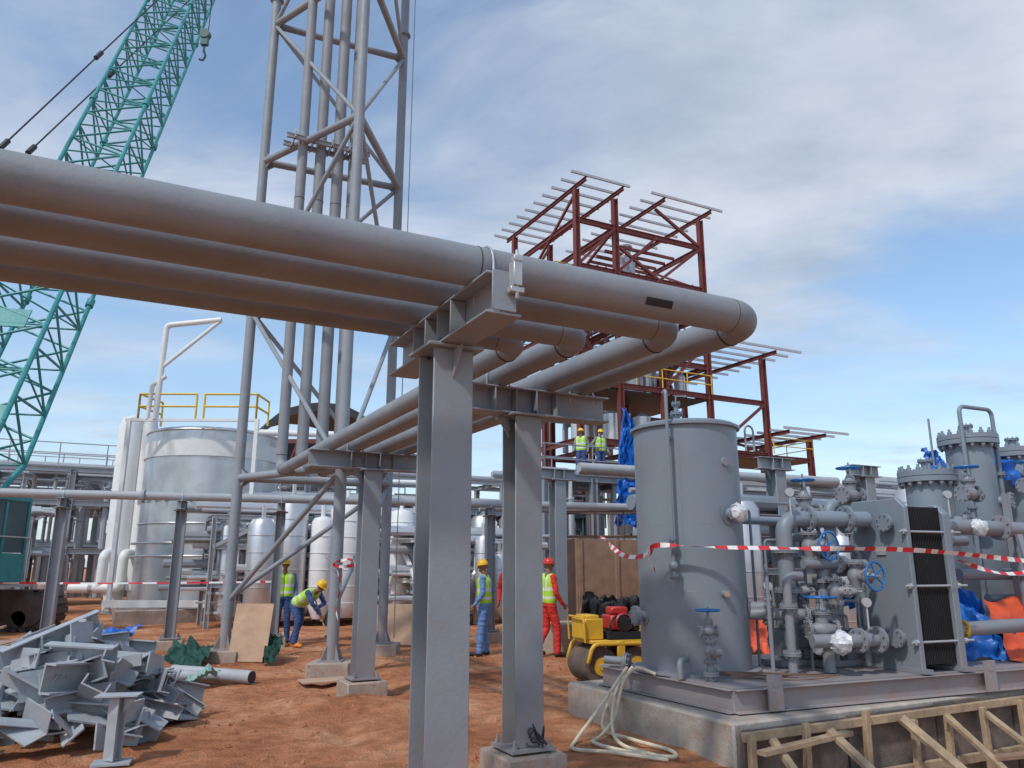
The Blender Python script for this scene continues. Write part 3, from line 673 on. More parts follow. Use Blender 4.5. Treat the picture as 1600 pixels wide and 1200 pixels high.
m=MB(); c=V((-3.35,7.0,0)); m.h(c+Z*0.02,c+Z*.52,.1,.1,.01,.008,up=V((.3,1,0))); m.box(c+Z*.53,(.34,.2,.012),(1,.2,0)); m.box(c+Z*.0,(.3,.2,.02),(1,.3,0)); m.tri(c+V((.05,0,.5)),c+V((.15,0,.5)),c+V((.05,0,.38)),.01)
solo('pipe_shoe_stand','short grey T-shaped steel stand beside the scrap heap','steel stand',m,SCRAP,smooth=False)
for k,(p,q,r) in enumerate([((-7.2,9.3,.15),(-5.4,11.2,.15),.11),((-7.0,9.0,.35),(-5.3,10.7,.32),.1),((-6.7,8.8,.14),(-5.0,10.5,.12),.1),((-4.9,11.8,.12),(-3.6,11.3,.1),.09),((-5.1,11.3,.12),(-3.8,11.5,.1),.07),((-7.6,9.8,.15),(-6,11.6,.15),.1),((-7.4,9.6,.62),(-5.6,10.9,.55),.09),((-7.9,10.4,.3),(-6.2,12.2,.3),.1)]):
    t=thing('loose_pipe','grey pipe length lying on the ground by the scrap heap','pipe',p,'loose pipes on the ground'); m=MB(); m.cyl(p,q,r,n=20); part(t,'pipe_wall',m,GREYL)
    m=MB(); d=(V(q)-V(p)).normalized(); m.cyl(V(q),V(q)+d*.004,r*.9,n=20); part(t,'bore_shade_disc',m,DARK)  # pipe is solid; dark disc paints the shade of a hollow bore
    m=MB(); m.cyl(V(p)-d*.004,V(p),r*.9,n=20); part(t,'bore_shade_disc',m,DARK)
for p,q,w,h in [((-6.5,8.6,.5),(-5.0,9.5,.9),.25,.03),((-6.9,7.8,.2),(-5.4,8.5,.5),.2,.03),((-5.9,7.0,.12),(-4.9,7.2,.2),.18,.03),((-6.6,9.3,.6),(-4.8,10.2,.75),.3,.02),((-6.8,8.3,.4),(-5.5,9.7,.85),.22,.025),((-7.0,8.2,.55),(-5.6,8.9,.95),.24,.02)]:
    m=MB(); m.bar(p,q,w,h); solo('timber_plank','weathered brown timber plank by the scrap heap','timber',m,BROWN,'planks by the scrap heap')
sheet('blue_sheet','crumpled blue plastic sheet behind the scrap heap','tarp',[(-5.1,9.5,.7),(-4.6,9.5,.76),(-4.5,9.8,.9),(-5.1,9.9,.82)],BTARP,amp=.06,seed=2)
sheet('netting','crumpled pale green netting on the scrap heap','netting',[(-5.9,8.0,.4),(-5.3,7.9,.5),(-5.2,8.4,.6),(-5.8,8.6,.55)],PNET,amp=.1,seed=5)
sheet('netting','pale netting scrap on the ground by loose pipes','netting',[(-4.5,10.9,.05),(-4.1,10.9,.2),(-4.0,11.2,.2),(-4.5,11.3,.08)],PNET,amp=.08,seed=8)
m=MB(); m.box((-4.45,13.75,.5),(.68,.02,.95),(1,-.15,0),az=V((0,.2,1))); solo('plywood_sheet','light brown plywood sheet leaning by a tower leg','plywood',m,PLY,'plywood sheets')
m=MB(); m.box((-2.35,16.3,.45),(1.3,.02,.8),(1,.1,0),az=V((0,.25,1))); solo('plywood_sheet','plywood sheet propped up beyond the pipe supports','plywood',m,PLY,'plywood sheets')
m=MB(); m.box((-2.6,11.4,.05),(.7,.4,.02),(1,.5,0)); solo('plywood_sheet','plywood offcut lying flat on the soil','plywood',m,PLY,'plywood sheets')
sheet('green_netting','dark green netting bundled around the tower base','netting',[(-5.7,13.2,.05),(-5.0,13.0,.05),(-5.0,13.6,.28),(-5.8,13.9,.32)],GTARP,amp=.1,seed=3)
sheet('green_netting','dark green netting heaped beside the plywood','netting',[(-4.15,13.4,.05),(-3.85,13.3,.05),(-3.9,13.8,.4),(-4.15,13.9,.45)],GTARP,amp=.08,seed=6)
sheet('blue_tarp','blue tarpaulin draped over equipment behind the skid','tarp',[(4.95,9.1,.57),(6.0,9.3,.57),(5.7,9.75,1.15),(4.95,9.6,1.65)],BTARP,20,16,.14,3,1)
sheet('blue_tarp','blue tarpaulin draped high between the vessels','tarp',[(7.2,11.3,2.85),(8.6,11.9,2.75),(8.6,12.1,3.25),(7.2,11.8,3.3)],BTARP,16,12,.14,3,12)
sheet('blue_tarp','blue tarpaulin draped between two tall vessels','tarp',[(6.05,11.1,2.9),(6.4,11.2,2.8),(6.4,11.4,3.2),(6.05,11.3,3.3)],BTARP,16,12,.08,3,13)
sheet('orange_tarp','orange tarpaulin spread over the deck behind the skid','tarp',[(5.55,9.05,.58),(7.0,9.5,.58),(7.1,10.3,1.2),(5.7,9.65,1.22)],OTARP,20,14,.07,2.2,21)
sheet('orange_tarp','orange tarpaulin lying behind the valve cluster','tarp',[(3.0,12,.35),(4.0,12.2,.35),(4.0,12.8,.8),(3.0,12.8,.7)],OTARP,20,14,.1,3,22)
sheet('blue_tarp','blue tarpaulin bunched behind the valves','tarp',[(4.0,10.0,1.1),(4.5,10.2,1.1),(4.5,10.4,1.35),(4.0,10.2,1.4)],BTARP,16,12,.08,4,30)

# ---------------------------------------------------------------- roller compactor
t=thing('roller_compactor','yellow walk-behind double drum roller with red engine','roller',(1.45,11.6,0))
rd=V((.95,.3,0)).normalized(); rs=V((-.3,.95,0)); o=V((1.40,11.6,0))
def drum(c):
    m=MB(); m.cyl(c-rs*.33,c+rs*.33,.25,n=40); part(t,'drum',m,MUDT)
    m=MB(); m.cyl(c-rs*.345,c-rs*.331,.12,n=20); m.cyl(c-rs*.37,c-rs*.34,.05,n=12); part(t,'drum_hub',m,YEL)
drum(o-rd*.27+Z*.25); drum(o+rd*.27+Z*.25)
m=MB()
for k in(-1,1): m.tube([o-rd*.5+rs*k*.38+Z*.3,o-rd*.42+rs*k*.38+Z*.55,o+rd*.42+rs*k*.38+Z*.55,o+rd*.5+rs*k*.38+Z*.28],.03,.12,8); m.box(o+rs*k*.38+Z*.45,(.12,.04,.28),rd)
m.box(o+Z*.57,(.85,.7,.05),rd); m.box(o-rd*.34+Z*.74,(.28,.5,.28),rd); m.box(o-rd*.34+Z*.90,(.2,.4,.05),rd); m.box(o+rd*.40+Z*.68,(.05,.5,.2),rd)
part(t,'body',m,YEL,bevel=.015)
m=MB(); e=o+rd*.10+Z*.82-rs*.05; m.box(e,(.34,.34,.20),rd); m.box(e+Z*.16,(.26,.22,.1),rd); m.cyl(e-rs*.17,e-rs*.25,.13,n=24); part(t,'engine',m,REDP,bevel=.02)
m=MB(); m.cyl(e-rs*.252,e-rs*.27,.09,n=20); m.torus(e-rs*.255,rs,.11,.012,20,6); m.cyl(e+rd*.1+Z*.18,e+rd*.1+Z*.32,.035,n=12); m.box(e+Z*-.17,(.5,.55,.1),rd); m.box(e+rd*.22+Z*-.03,(.1,.3,.16),rd); m.cyl(e+rd*.22-rs*.2+Z*.05,e+rd*.22+rs*.1+Z*.05,.06,n=12); m.tube([e-rd*.1-rs*.2+Z*.1,e-rd*.25-rs*.3+Z*.0,e-rd*.2-rs*.25-Z*.2],.015,.08,8); part(t,'engine_trim',m,BLACK)
m=MB()
for k in(-1,1): m.tube([o+rs*k*.3+rd*.4+Z*.6,o+rs*k*.3+rd*.8+Z*.75,o+rs*k*.3+rd*1.0+Z*.95],.022,.1,8)
m.cyl(o-rs*.3+rd*1.0+Z*.95,o+rs*.3+rd*1.0+Z*.95,.022,n=8); part(t,'handle',m,YEL)
m=MB(); m.tube([o-rd*.5-rs*.3+Z*.57,o-rd*.52-rs*.3+Z*.9,o-rd*.52+rs*.3+Z*.9,o-rd*.5+rs*.3+Z*.57],.014,.08,8); part(t,'guard_bar',m,YEL)

# ---------------------------------------------------------------- people
def capsule(m,p,q,r1,r2,n=14):
    p=V(p);q=V(q); L=(q-p).length
    if L<1e-5: q=p+Z*1e-3; L=1e-3
    pr=[]
    for i in range(5): a=math.pi/2*(1-i/4); pr.append((max(r1*math.cos(a),.0004),-r1*math.sin(a)))
    for i in range(5): a=math.pi/2*i/4; pr.append((max(r2*math.cos(a),.0004),L+r2*math.sin(a)))
    m.lathe(p,q-p,pr,n)
def remesh(caps,vox,name):
    m=MB()
    for p,q,r1,r2,l in caps: capsule(m,p,q,r1,r2)
    me=mesh(m,name,[],(0,0,0),False); ob=D.objects.new(name,me); COL.objects.link(ob)
    md=ob.modifiers.new('r','REMESH'); md.mode='VOXEL'; md.voxel_size=vox; md.use_smooth_shade=True
    sm_=ob.modifiers.new('s','SMOOTH'); sm_.factor=.5; sm_.iterations=2
    dg=bpy.context.evaluated_depsgraph_get(); ev=ob.evaluated_get(dg); out=D.meshes.new_from_object(ev)
    D.objects.remove(ob); out.name=name; return out
def near(me,caps):
    n=len(me.vertices); co=np.empty(n*3); me.vertices.foreach_get('co',co); co=co.reshape(-1,3)
    best=np.full(n,1e9); lab=np.zeros(n,int)
    for p,q,r1,r2,l in caps:
        p=np.array(p);q=np.array(q); d=q-p; L=max(d.dot(d),1e-9); t=np.clip(((co-p)@d)/L,0,1)
        ds=np.linalg.norm(co-(p+t[:,None]*d),axis=1)-(r1+(r2-r1)*t)
        k=ds<best; best[k]=ds[k]; lab[k]=l
    return lab,co
def person(loc,head,pose,shirt,pants,boot,hat,vest,label,group='workers on site'):
    lean=pose.get('lean',0)
    pel=V((0,0,.95-pose.get('drop',0)))
    Rm=Matrix.Rotation(-lean,3,'X')
    def up(p): return pel+Rm@(V(p)-V((0,0,.95)))
    hd=pose.get('hd',0); caps=[]
    S,P,K,BT=1,2,0,3
    def c(p,q,a,b,l): caps.append((tuple(p),tuple(q),a,b,l))
    for k in(-1,1):
        c(up((k*.075,0,.97)),up((k*.085,0,1.15)),.105,.10,S); c(up((k*.085,0,1.15)),up((k*.095,.005,1.34)),.10,.105,S)
        c(up((k*.07,.0,1.37)),up((k*.18,0,1.40)),.075,.062,S)
    for k in(-1,1): c(pel+V((k*.07,0,-.01)),pel+V((k*.075,0,.03)),.115,.108,P)
    c(up((0,0,1.38)),up((0,.01,1.52)),.06,.05,K)
    H=up((0,.02,1.52)); Rh=Matrix.Rotation(-lean*.8+hd,3,'X')@Matrix.Rotation(pose.get('turn',0),3,'Z')
    def h(p): return H+Rh@V(p)
    c(h((0,-.015,.12)),h((0,.015,.12)),.082,.078,K); c(h((0,.01,.09)),h((0,.035,.03)),.07,.045,K); c(h((0,.09,.10)),h((0,.107,.07)),.009,.014,K)
    for k in(-1,1):
        c(h((k*.08,-.005,.10)),h((k*.082,-.005,.07)),.014,.01,K); c(h((k*.015,.082,.115)),h((k*.045,.075,.115)),.012,.01,K)
    c(h((-.018,.076,.035)),h((.018,.076,.035)),.009,.009,K)
    for k in(-1,1):
        hip=pel+V((k*.09,0,-.03)); kn=V(pose['knee'][k]); an=V(pose['ank'][k])
        c(hip,kn,.102,.072,P); c(kn,an,.07,.062,P); fw=V(pose.get('toe',{}).get(k,(k*.03,1,0))).normalized()
        c(an+V((0,0,.04)),an-V((0,0,.02)),.056,.052,BT); c(an-V((0,0,.045))-fw*.03,an-V((0,0,.05))+fw*.16,.045,.04,BT)
        sh=up((k*.19,0,1.39)); el=V(pose['elb'][k]); wr=V(pose['wri'][k])
        c(sh,el,.06,.047,S); c(el,wr,.048,.036,S)
        d=V(pose.get('hand',{}).get(k,(wr-el))).normalized()
        side=d.cross(V((k,0,.01))).normalized(); nrm=d.cross(side)
        if side.dot(V((0,1,0)))<0: side=-side
        c(wr,wr+d*.03,.026,.026,K)
        for j in range(4): c(wr+d*.03+side*(.012),wr+d*.085+side*(.027-.018*j),.016,.013,K)
        for j in range(4):
            b0=wr+d*.085+side*(.03-.02*j); ln=[.04,.046,.042,.033][j]; cu=nrm*(-k)
            b1=b0+d*ln+cu*.008; b2=b1+(d*.6+cu*.8)*ln*.7; c(b0,b1,.0095,.009,K); c(b1,b2,.009,.008,K)
        tb=wr+d*.035+side*.03; c(tb,tb+(d*.7+side*.7)*.04,.013,.011,K); c(tb+(d*.7+side*.7)*.04,tb+(d*.95+side*.45)*.075,.011,.009,K)
    me=remesh(caps,.0085,'body')
    lab,co=near(me,caps)
    for mm in (SKIN,shirt,pants,boot): me.materials.append(mm)
    ls=np.zeros(len(me.polygons),int); me.polygons.foreach_get('loop_start',ls); vi=np.zeros(len(me.loops),int); me.loops.foreach_get('vertex_index',vi)
    me.polygons.foreach_set('material_index',lab[vi[ls]].astype(np.int32)); me.shade_smooth()
    nn=np.empty(len(me.vertices)*3); me.vertices.foreach_get('normal',nn); nn=nn.reshape(-1,3)
    rp=np.array([noise.noise(V((x*9,y*9,z*22)))*.011+noise.noise(V((x*24,y*24,z*30)))*.004 for x,y,z in co])
    rp[(lab==0)|(lab==3)]=0; co2=co+nn*rp[:,None]; me.vertices.foreach_set('co',co2.reshape(-1)); me.update()
    t=thing('person',label,'person',loc,group); t.rotation_euler=(0,0,head)
    def ch(nm,me,par=t,lb=None):
        o=D.objects.new(nm,me); COL.objects.link(o); o.parent=par
        return o
    ch('body',me)
    m=MB()
    for k in(-1,1): m.ell(h((k*.031,.083,.098)),.011,8)
    ch('eyes',mesh(m,'eyes',[EYE],(0,0,0)))
    m=MB(); d=Rh@Z; m.lathe(h((0,0,.125)),d,[(.105,0),(.104,.03),(.092,.065),(.065,.09),(.03,.103),(.004,.106)],24); fr_=Rh@V((0,1,0)); sd_=Rh@V((1,0,0))
    m.lathe(h((0,0.012,.123)),d,[(.125,-.004),(.125,.004),(.1,.008)],24); m.box(h((0,.115,.124)),(.13,.07,.008),sd_,fr_); m.box(h((0,0,.228)),(.025,.14,.012),sd_,fr_)
    ch('hard_hat',mesh(m,'hard_hat',[hat],(0,0,0)))
    if vest:
        vc=[]
        for k in(-1,1):
            vc.append((tuple(up((k*.075,0,1.0))),tuple(up((k*.085,0,1.15))),.124,.118,0)); vc.append((tuple(up((k*.085,0,1.15))),tuple(up((k*.09,.005,1.33))),.118,.122,0)); vc.append((tuple(up((k*.08,0,1.375))),tuple(up((k*.13,0,1.395))),.088,.078,0))
        vm=remesh(vc,.011,'safety_vest'); n=len(vm.vertices); co=np.empty(n*3); vm.vertices.foreach_get('co',co); co=co.reshape(-1,3)
        Ri=np.array(Rm.transposed()); lc=(co-np.array(pel))@Ri.T; z=lc[:,2]+.95; x=np.abs(lc[:,0])
        st=((z>1.02)&(z<1.07))|((z>1.17)&(z<1.22))|((x>.085)&(x<.13)&(z>1.17))
        vm.materials.append(HIVIS); vm.materials.append(REFL)
        ls=np.zeros(len(vm.polygons),int); vm.polygons.foreach_get('loop_start',ls); vi=np.zeros(len(vm.loops),int); vm.loops.foreach_get('vertex_index',vi)
        vm.polygons.foreach_set('material_index',st[vi[ls]].astype(np.int32)); vm.shade_smooth(); ch('safety_vest',vm)
    return t
SK={1:(.1,.03,.5),-1:(-.1,.03,.5)}; SA={1:(.12,-.01,.1),-1:(-.12,.01,.1)}
stand=dict(knee=SK,ank=SA,elb={1:(.25,-.05,1.13),-1:(-.25,-.05,1.13)},wri={1:(.24,.07,.9),-1:(-.24,.07,.9)})
hips=dict(knee=SK,ank={1:(.15,-.01,.1),-1:(-.13,.06,.1)},elb={1:(.33,-.1,1.17),-1:(-.26,-.02,1.13)},wri={1:(.21,.05,1.03),-1:(-.27,.12,.93)},hd=-.15)
stride=dict(knee={1:(.1,.12,.51),-1:(-.1,.02,.5)},ank={1:(.11,.12,.1),-1:(-.1,-.2,.12)},elb={1:(.26,.0,1.13),-1:(-.26,-.06,1.13)},wri={1:(.24,.16,.93),-1:(-.25,.02,.9)})
dig=dict(lean=1.05,drop=.1,knee={1:(.13,.14,.5),-1:(-.13,-.0,.48)},ank={1:(.16,.1,.1),-1:(-.15,-.2,.1)},elb={1:(.22,.52,.88),-1:(-.22,.5,.86)},wri={1:(.08,.62,.66),-1:(-.06,.48,.78)},hand={1:(-.3,.3,-1),-1:(.3,.2,-1)},hd=.25)
def G3(x,y,z=None): return (x,y,gh(x,y)-.0 if z is None else z)
person(G3(-4.95,17.3),math.radians(200),stand,BLUC,NAVY,BOOT,HHY,True,'worker in yellow hard hat and green vest standing beside the digging')
person(G3(-4.4,16.4),math.radians(-112),dig,NAVY,NAVY,OBOOT,HHY,True,'worker in green vest and orange boots bending over a shovel')
t=thing('shovel','long handled shovel dug into the red soil','shovel',(-3.75,16.1,0)); m=MB(); a=V((-4.05,16.25,1.05)); b=V((-3.67,16.05,.25)); m.cyl(a,b,.016,n=8); part(t,'shaft',m,WOOD)
m=MB(); d=(b-a).normalized(); m.box(b+d*.13,(.28,.2,.01),d,V((.3,.9,0)).normalized()); part(t,'blade',m,DARK)
person(G3(-.52,15.0),math.radians(80),hips,BLUC,BLUC,BOOT,HHY,True,'worker in blue clothes, green vest and yellow helmet, hand on hip')
person(G3(.66,14.6),math.radians(-60),stride,REDC,REDC,BOOT,HHR,True,'worker in red coveralls, green vest and red hard hat walking')
person(G3(-.02,16.6),math.radians(170),stand,REDC,REDC,BOOT,HHY,False,'worker in red coveralls and yellow hard hat behind a steel column')
person((2.45,27,4.62),math.radians(150),stride,GRYC,NAVY,BOOT,HHY,True,'worker in green vest standing on the high steel platform')
person((3.15,27.2,4.62),math.radians(210),hips,GRYC,NAVY,BOOT,HHY,True,'worker in green vest, hand on hip, on the high platform')

# ---------------------------------------------------------------- crawler crane
t=thing('crawler_crane','teal lattice boom crawler crane with muddy tracks','crane',(-15,18.5,0))
b0=V((-13.3,17.8,2.0)); bd=V((-.1,.54,1)).normalized()
side=V((.98,.2,0)); side=(side-bd*side.dot(bd)).normalized(); oth=bd.cross(side)
m=MB(); W=.92; lm=MB()
def bc(s,i,j,w): return b0+bd*s+side*i*w+oth*j*w
L0=3.0
for i in(-1,1):
    for j in(-1,1):
        m.cyl(bc(0,i*.35,j*.25,W),bc(L0,i,j,W),.075,n=8); m.cyl(bc(L0,i,j,W),bc(36,i,j,W),.07,n=8)
st=.85; n=int((36-L0)/st)
for k in range(n):
    s=L0+k*st
    for (i1,j1,i2,j2) in ((-1,-1,1,-1),(1,-1,1,1),(1,1,-1,1),(-1,1,-1,-1)):
        a,b=((i1,j1),(i2,j2)) if k%2 else ((i2,j2),(i1,j1))
        lm.cyl(bc(s,*a,W),bc(s+st,*b,W),.038,n=6)
        if k%2==0 : lm.cyl(bc(s,i1,j1,W),bc(s,i2,j2,W),.03,n=6)
    if k%3==0: lm.cyl(bc(s,-1,-1,W),bc(s,1,1,W),.025,n=6)
for s in (9.3,18.5,27.5):
    for i in(-1,1):
        for j in(-1,1): m.cyl(bc(s-.15,i,j,W),bc(s+.15,i,j,W),.12,n=10)
part(t,'boom',m,TEAL); part(t,'boom_lacing',lm,TEAL)
m=MB(); m.box(bc(6.6,-.2,-1,W),(1.2,.04,.7),side,oth); m.box(bc(3.2,0,-1,W),(1.8,.05,.6),side,oth); part(t,'boom_panel',m,TEAL,bevel=.01)
m=MB(); m.box((-16.1,18.2,1.9),(3.0,5.0,1.5),(1,0,0)); m.box((-16.1,16.5,2.9),(2.4,1.6,.7)); m.cyl((-15.4,18.5,.9),(-15.4,18.5,1.2),1.1,n=30); part(t,'upper_body',m,TEAL,bevel=.05)
m=MB(); cx=-12.98; m.box((cx,19.2,1.55),(1.1,1.9,.7)); m.box((cx,19.2,3.25),(1.1,1.9,.14))
for i in(-1,1):
    for j in(-1,1): m.box((cx+i*.51,19.2+j*.91,2.55),(.08,.08,1.35))
m.box((cx+.51,19.2,2.5),(.07,.08,1.3)); m.box((cx-.5,19.2,2.5),(.06,1.8,1.3)); part(t,'cab',m,TEAL,bevel=.02)
m=MB(); m.box((cx+.5,19.2,2.55),(.02,1.75,1.25)); m.box((cx,18.29,2.55),(.96,.02,1.25)); part(t,'cab_window',m,GLASS)
m=MB(); m.tube([(cx+.62,18.1,1.3),(cx+.62,18.1,2.3),(cx+.62,20.2,2.3),(cx+.62,20.2,1.3)],.02,.08,8); m.box((cx+.45,19.2,1.12),(.6,2.1,.06)); part(t,'catwalk_rail',m,ZINC)
for (ty) in (17.2,20.6):
    m=MB(); c=V((-15.0,ty,.5)); hl=3.3; rr=.46; prof=[]
    for k in range(13): a=-math.pi/2+math.pi*k/12; prof.append((hl-rr+rr*math.cos(a),rr*math.sin(a)))
    for k in range(13): a=math.pi/2+math.pi*k/12; prof.append((-hl+rr+rr*math.cos(a),rr*math.sin(a)))
    nn=len(prof); vs=[c+V((a,-.4,b)) for a,b in prof]+[c+V((a,.4,b)) for a,b in prof]
    m.add(vs,[(i,(i+1)%nn,(i+1)%nn+nn,i+nn) for i in range(nn)]+[tuple(range(nn))[::-1],tuple(range(nn,2*nn))])
    for k in range(26):
        x=-hl+.4+k*.235
        for s in(-1,1): m.box(c+V((x,0,s*(rr+.02))),(.16,.86,.06))
    for k in range(7):
        a=-math.pi/2+math.pi*(k+.5)/7; dv=V((math.cos(a),0,math.sin(a))); m.box(c+V((hl-rr,0,0))+dv*(rr+.02),(.06,.86,.15),dv,V((0,1,0)))
    for k in range(9): m.cyl(c+V((-2.6+k*.65,-.46,-.2)),c+V((-2.6+k*.65,-.38,-.2)),.2,n=18)
    m.cyl(c+V((-2.8,-.46,0)),c+V((-2.8,-.38,0)),.4,n=24); m.cyl(c+V((2.8,-.46,0)),c+V((2.8,-.38,0)),.4,n=24)
    part(t,'track',m,MUDT)
m=MB()
def ray(p,q,k0,k1): p=V(p);q=V(q); return p+(q-p)*k0,p+(q-p)*k1
for P,Q in (((-16.1,22,14.6),(-15.05,28,24.9)),((-15.9,23,15.0),(-16.0,30.2,25.2))):
    a,b=ray(P,Q,-1.3,1.8); m.cyl(a,b,.028,n=6)
    for kk in (0,.55):
        x,y=ray(P,Q,kk-.02,kk+.02); m.cyl(x,y,.09,n=8)
part(t,'pendant_cable',m,DARK)
m=MB(); hk=V((-13.75,30,0)); m.cyl(hk+V((-.12,0,25)),hk+V((-.12,0,33)),.02,n=6); m.cyl(hk+V((.12,0,25)),hk+V((.12,0,33)),.02,n=6); part(t,'hoist_rope',m,DARK)
m=MB(); m.box(hk+Z*24.6,(.3,.2,.7)); m.cyl(hk+V((0,-.14,24.8)),hk+V((0,.14,24.8)),.22,n=20); m.cyl(hk+Z*23.9,hk+Z*24.3,.05,n=8); m.tube([hk+Z*24.0,hk+Z*23.7+X*.1,hk+Z*23.45,hk+Z*23.55-X*.16],.05,.1,8); part(t,'hook_block',m,mat('dark_green_hook',(.02,.10,.09),.5,.2))

# ---------------------------------------------------------------- white tank
c=V((-10.2,26.3,0))
t=thing('clad_storage_tank','large weathered silver storage tank with white frame and yellow railing','tank',c)
m=MB(); m.lathe(c,Z,[(2.15,.25),(2.15,5.85),(2.05,5.95),(.6,6.05),(.02,6.07)],64); part(t,'shell',m,TANKW)
m=MB(); m.lathe(c,Z,[(2.155,5.0),(2.2,5.0),(2.2,5.5),(2.155,5.5)],64); part(t,'white_band',m,WHITE)
m=MB()
for zz in (2.9,5.85): m.torus(c+Z*zz,Z,2.16,.03,64,6)
for k in range(34):
    a=k*2*math.pi/34; o=c+V((math.cos(a),math.sin(a),0))*2.19; m.box(o+Z*3.62,(.12,.06,.14),V((math.cos(a),math.sin(a),0)))
for zz in (1.9,2.3): m.torus(c+Z*zz,Z,2.3,.03,64,6)
part(t,'shell_ring',m,TANKW)
m=MB(); m.box(c+Z*.1,(5.2,4.8,.5),A); part(t,'plinth',m,CONC,bevel=.03)
m=MB(); fr=V((1,0.02,0)).normalized(); q=c-V((0,2.4,0))
for s in(-1.85,2.15): m.bar(q+fr*s+Z*.3,q+fr*s+Z*(6.1),.12,.12,up=fr)
m.bar(q-fr*1.95+Z*6.08,q+fr*2.2+Z*6.08,.1,.08); m.bar(q-fr*2.0+Z*.5,q+fr*2.2+Z*.5,.2,.2)
m.tube([q-fr*1.05+Z*6.1,q-fr*1.0+Z*9.2,q+fr*.75+Z*9.4],.09,.15,12); m.tube([q-fr*1.0+Z*7.8,q+fr*.7+Z*9.35],.06,.1,10); m.tube([q-fr*1.3+Z*6.1,q-fr*1.25+Z*7.2,q-fr*.85+Z*7.5],.07,.15,12)
part(t,'support_frame',m,WHITE)
def rail(m,P,h=1.0,st=1.2,r=.03):
    for i in range(len(P)-1):
        a=V(P[i]);b=V(P[i+1]); n=max(1,int((b-a).length/st))
        for k in range(n+1): o=a.lerp(b,k/n); m.cyl(o,o+Z*h,r,n=6)
        for f in(.5,1): m.cyl(a+Z*h*f,b+Z*h*f,r,n=6)
m=MB(); rail(m,[q-fr*1.6+Z*6.12,q+fr*.2+Z*6.12],.8,.9,.035); rail(m,[q+fr*.45+Z*6.12,q+fr*2.1+Z*6.12,q+fr*2.1+V((0,1.2,6.12))],.8,.9,.035); rail(m,[q-fr*1.6+Z*6.12,q-fr*1.5+V((0,1.4,6.12))],.8,.9,.035); part(t,'handrail',m,YELR)
for (x,r) in ((-13.5,.42),(-12.85,.25)):
    t=thing('white_column_vessel','tall white cylindrical vessel with elbows at its foot','vessel',(x,27,0),'white vessels'); m=MB(); cc=V((x,27,0)); m.lathe(cc,Z,[(r,.8),(r,6.4),(r*.8,6.7),(.02,6.85)],28); part(t,'shell',m,WHITE)
    m=MB(); m.tube([cc-V((0,r,0))+Z*2,cc+V((0,-.9,2)),cc+V((0,-.9,.9)),cc+V((-1,-.9,.9))],.16,.2,12); m.cyl(cc,cc+Z*.9,r*.7,n=16); part(t,'foot_pipe',m,WHITE)

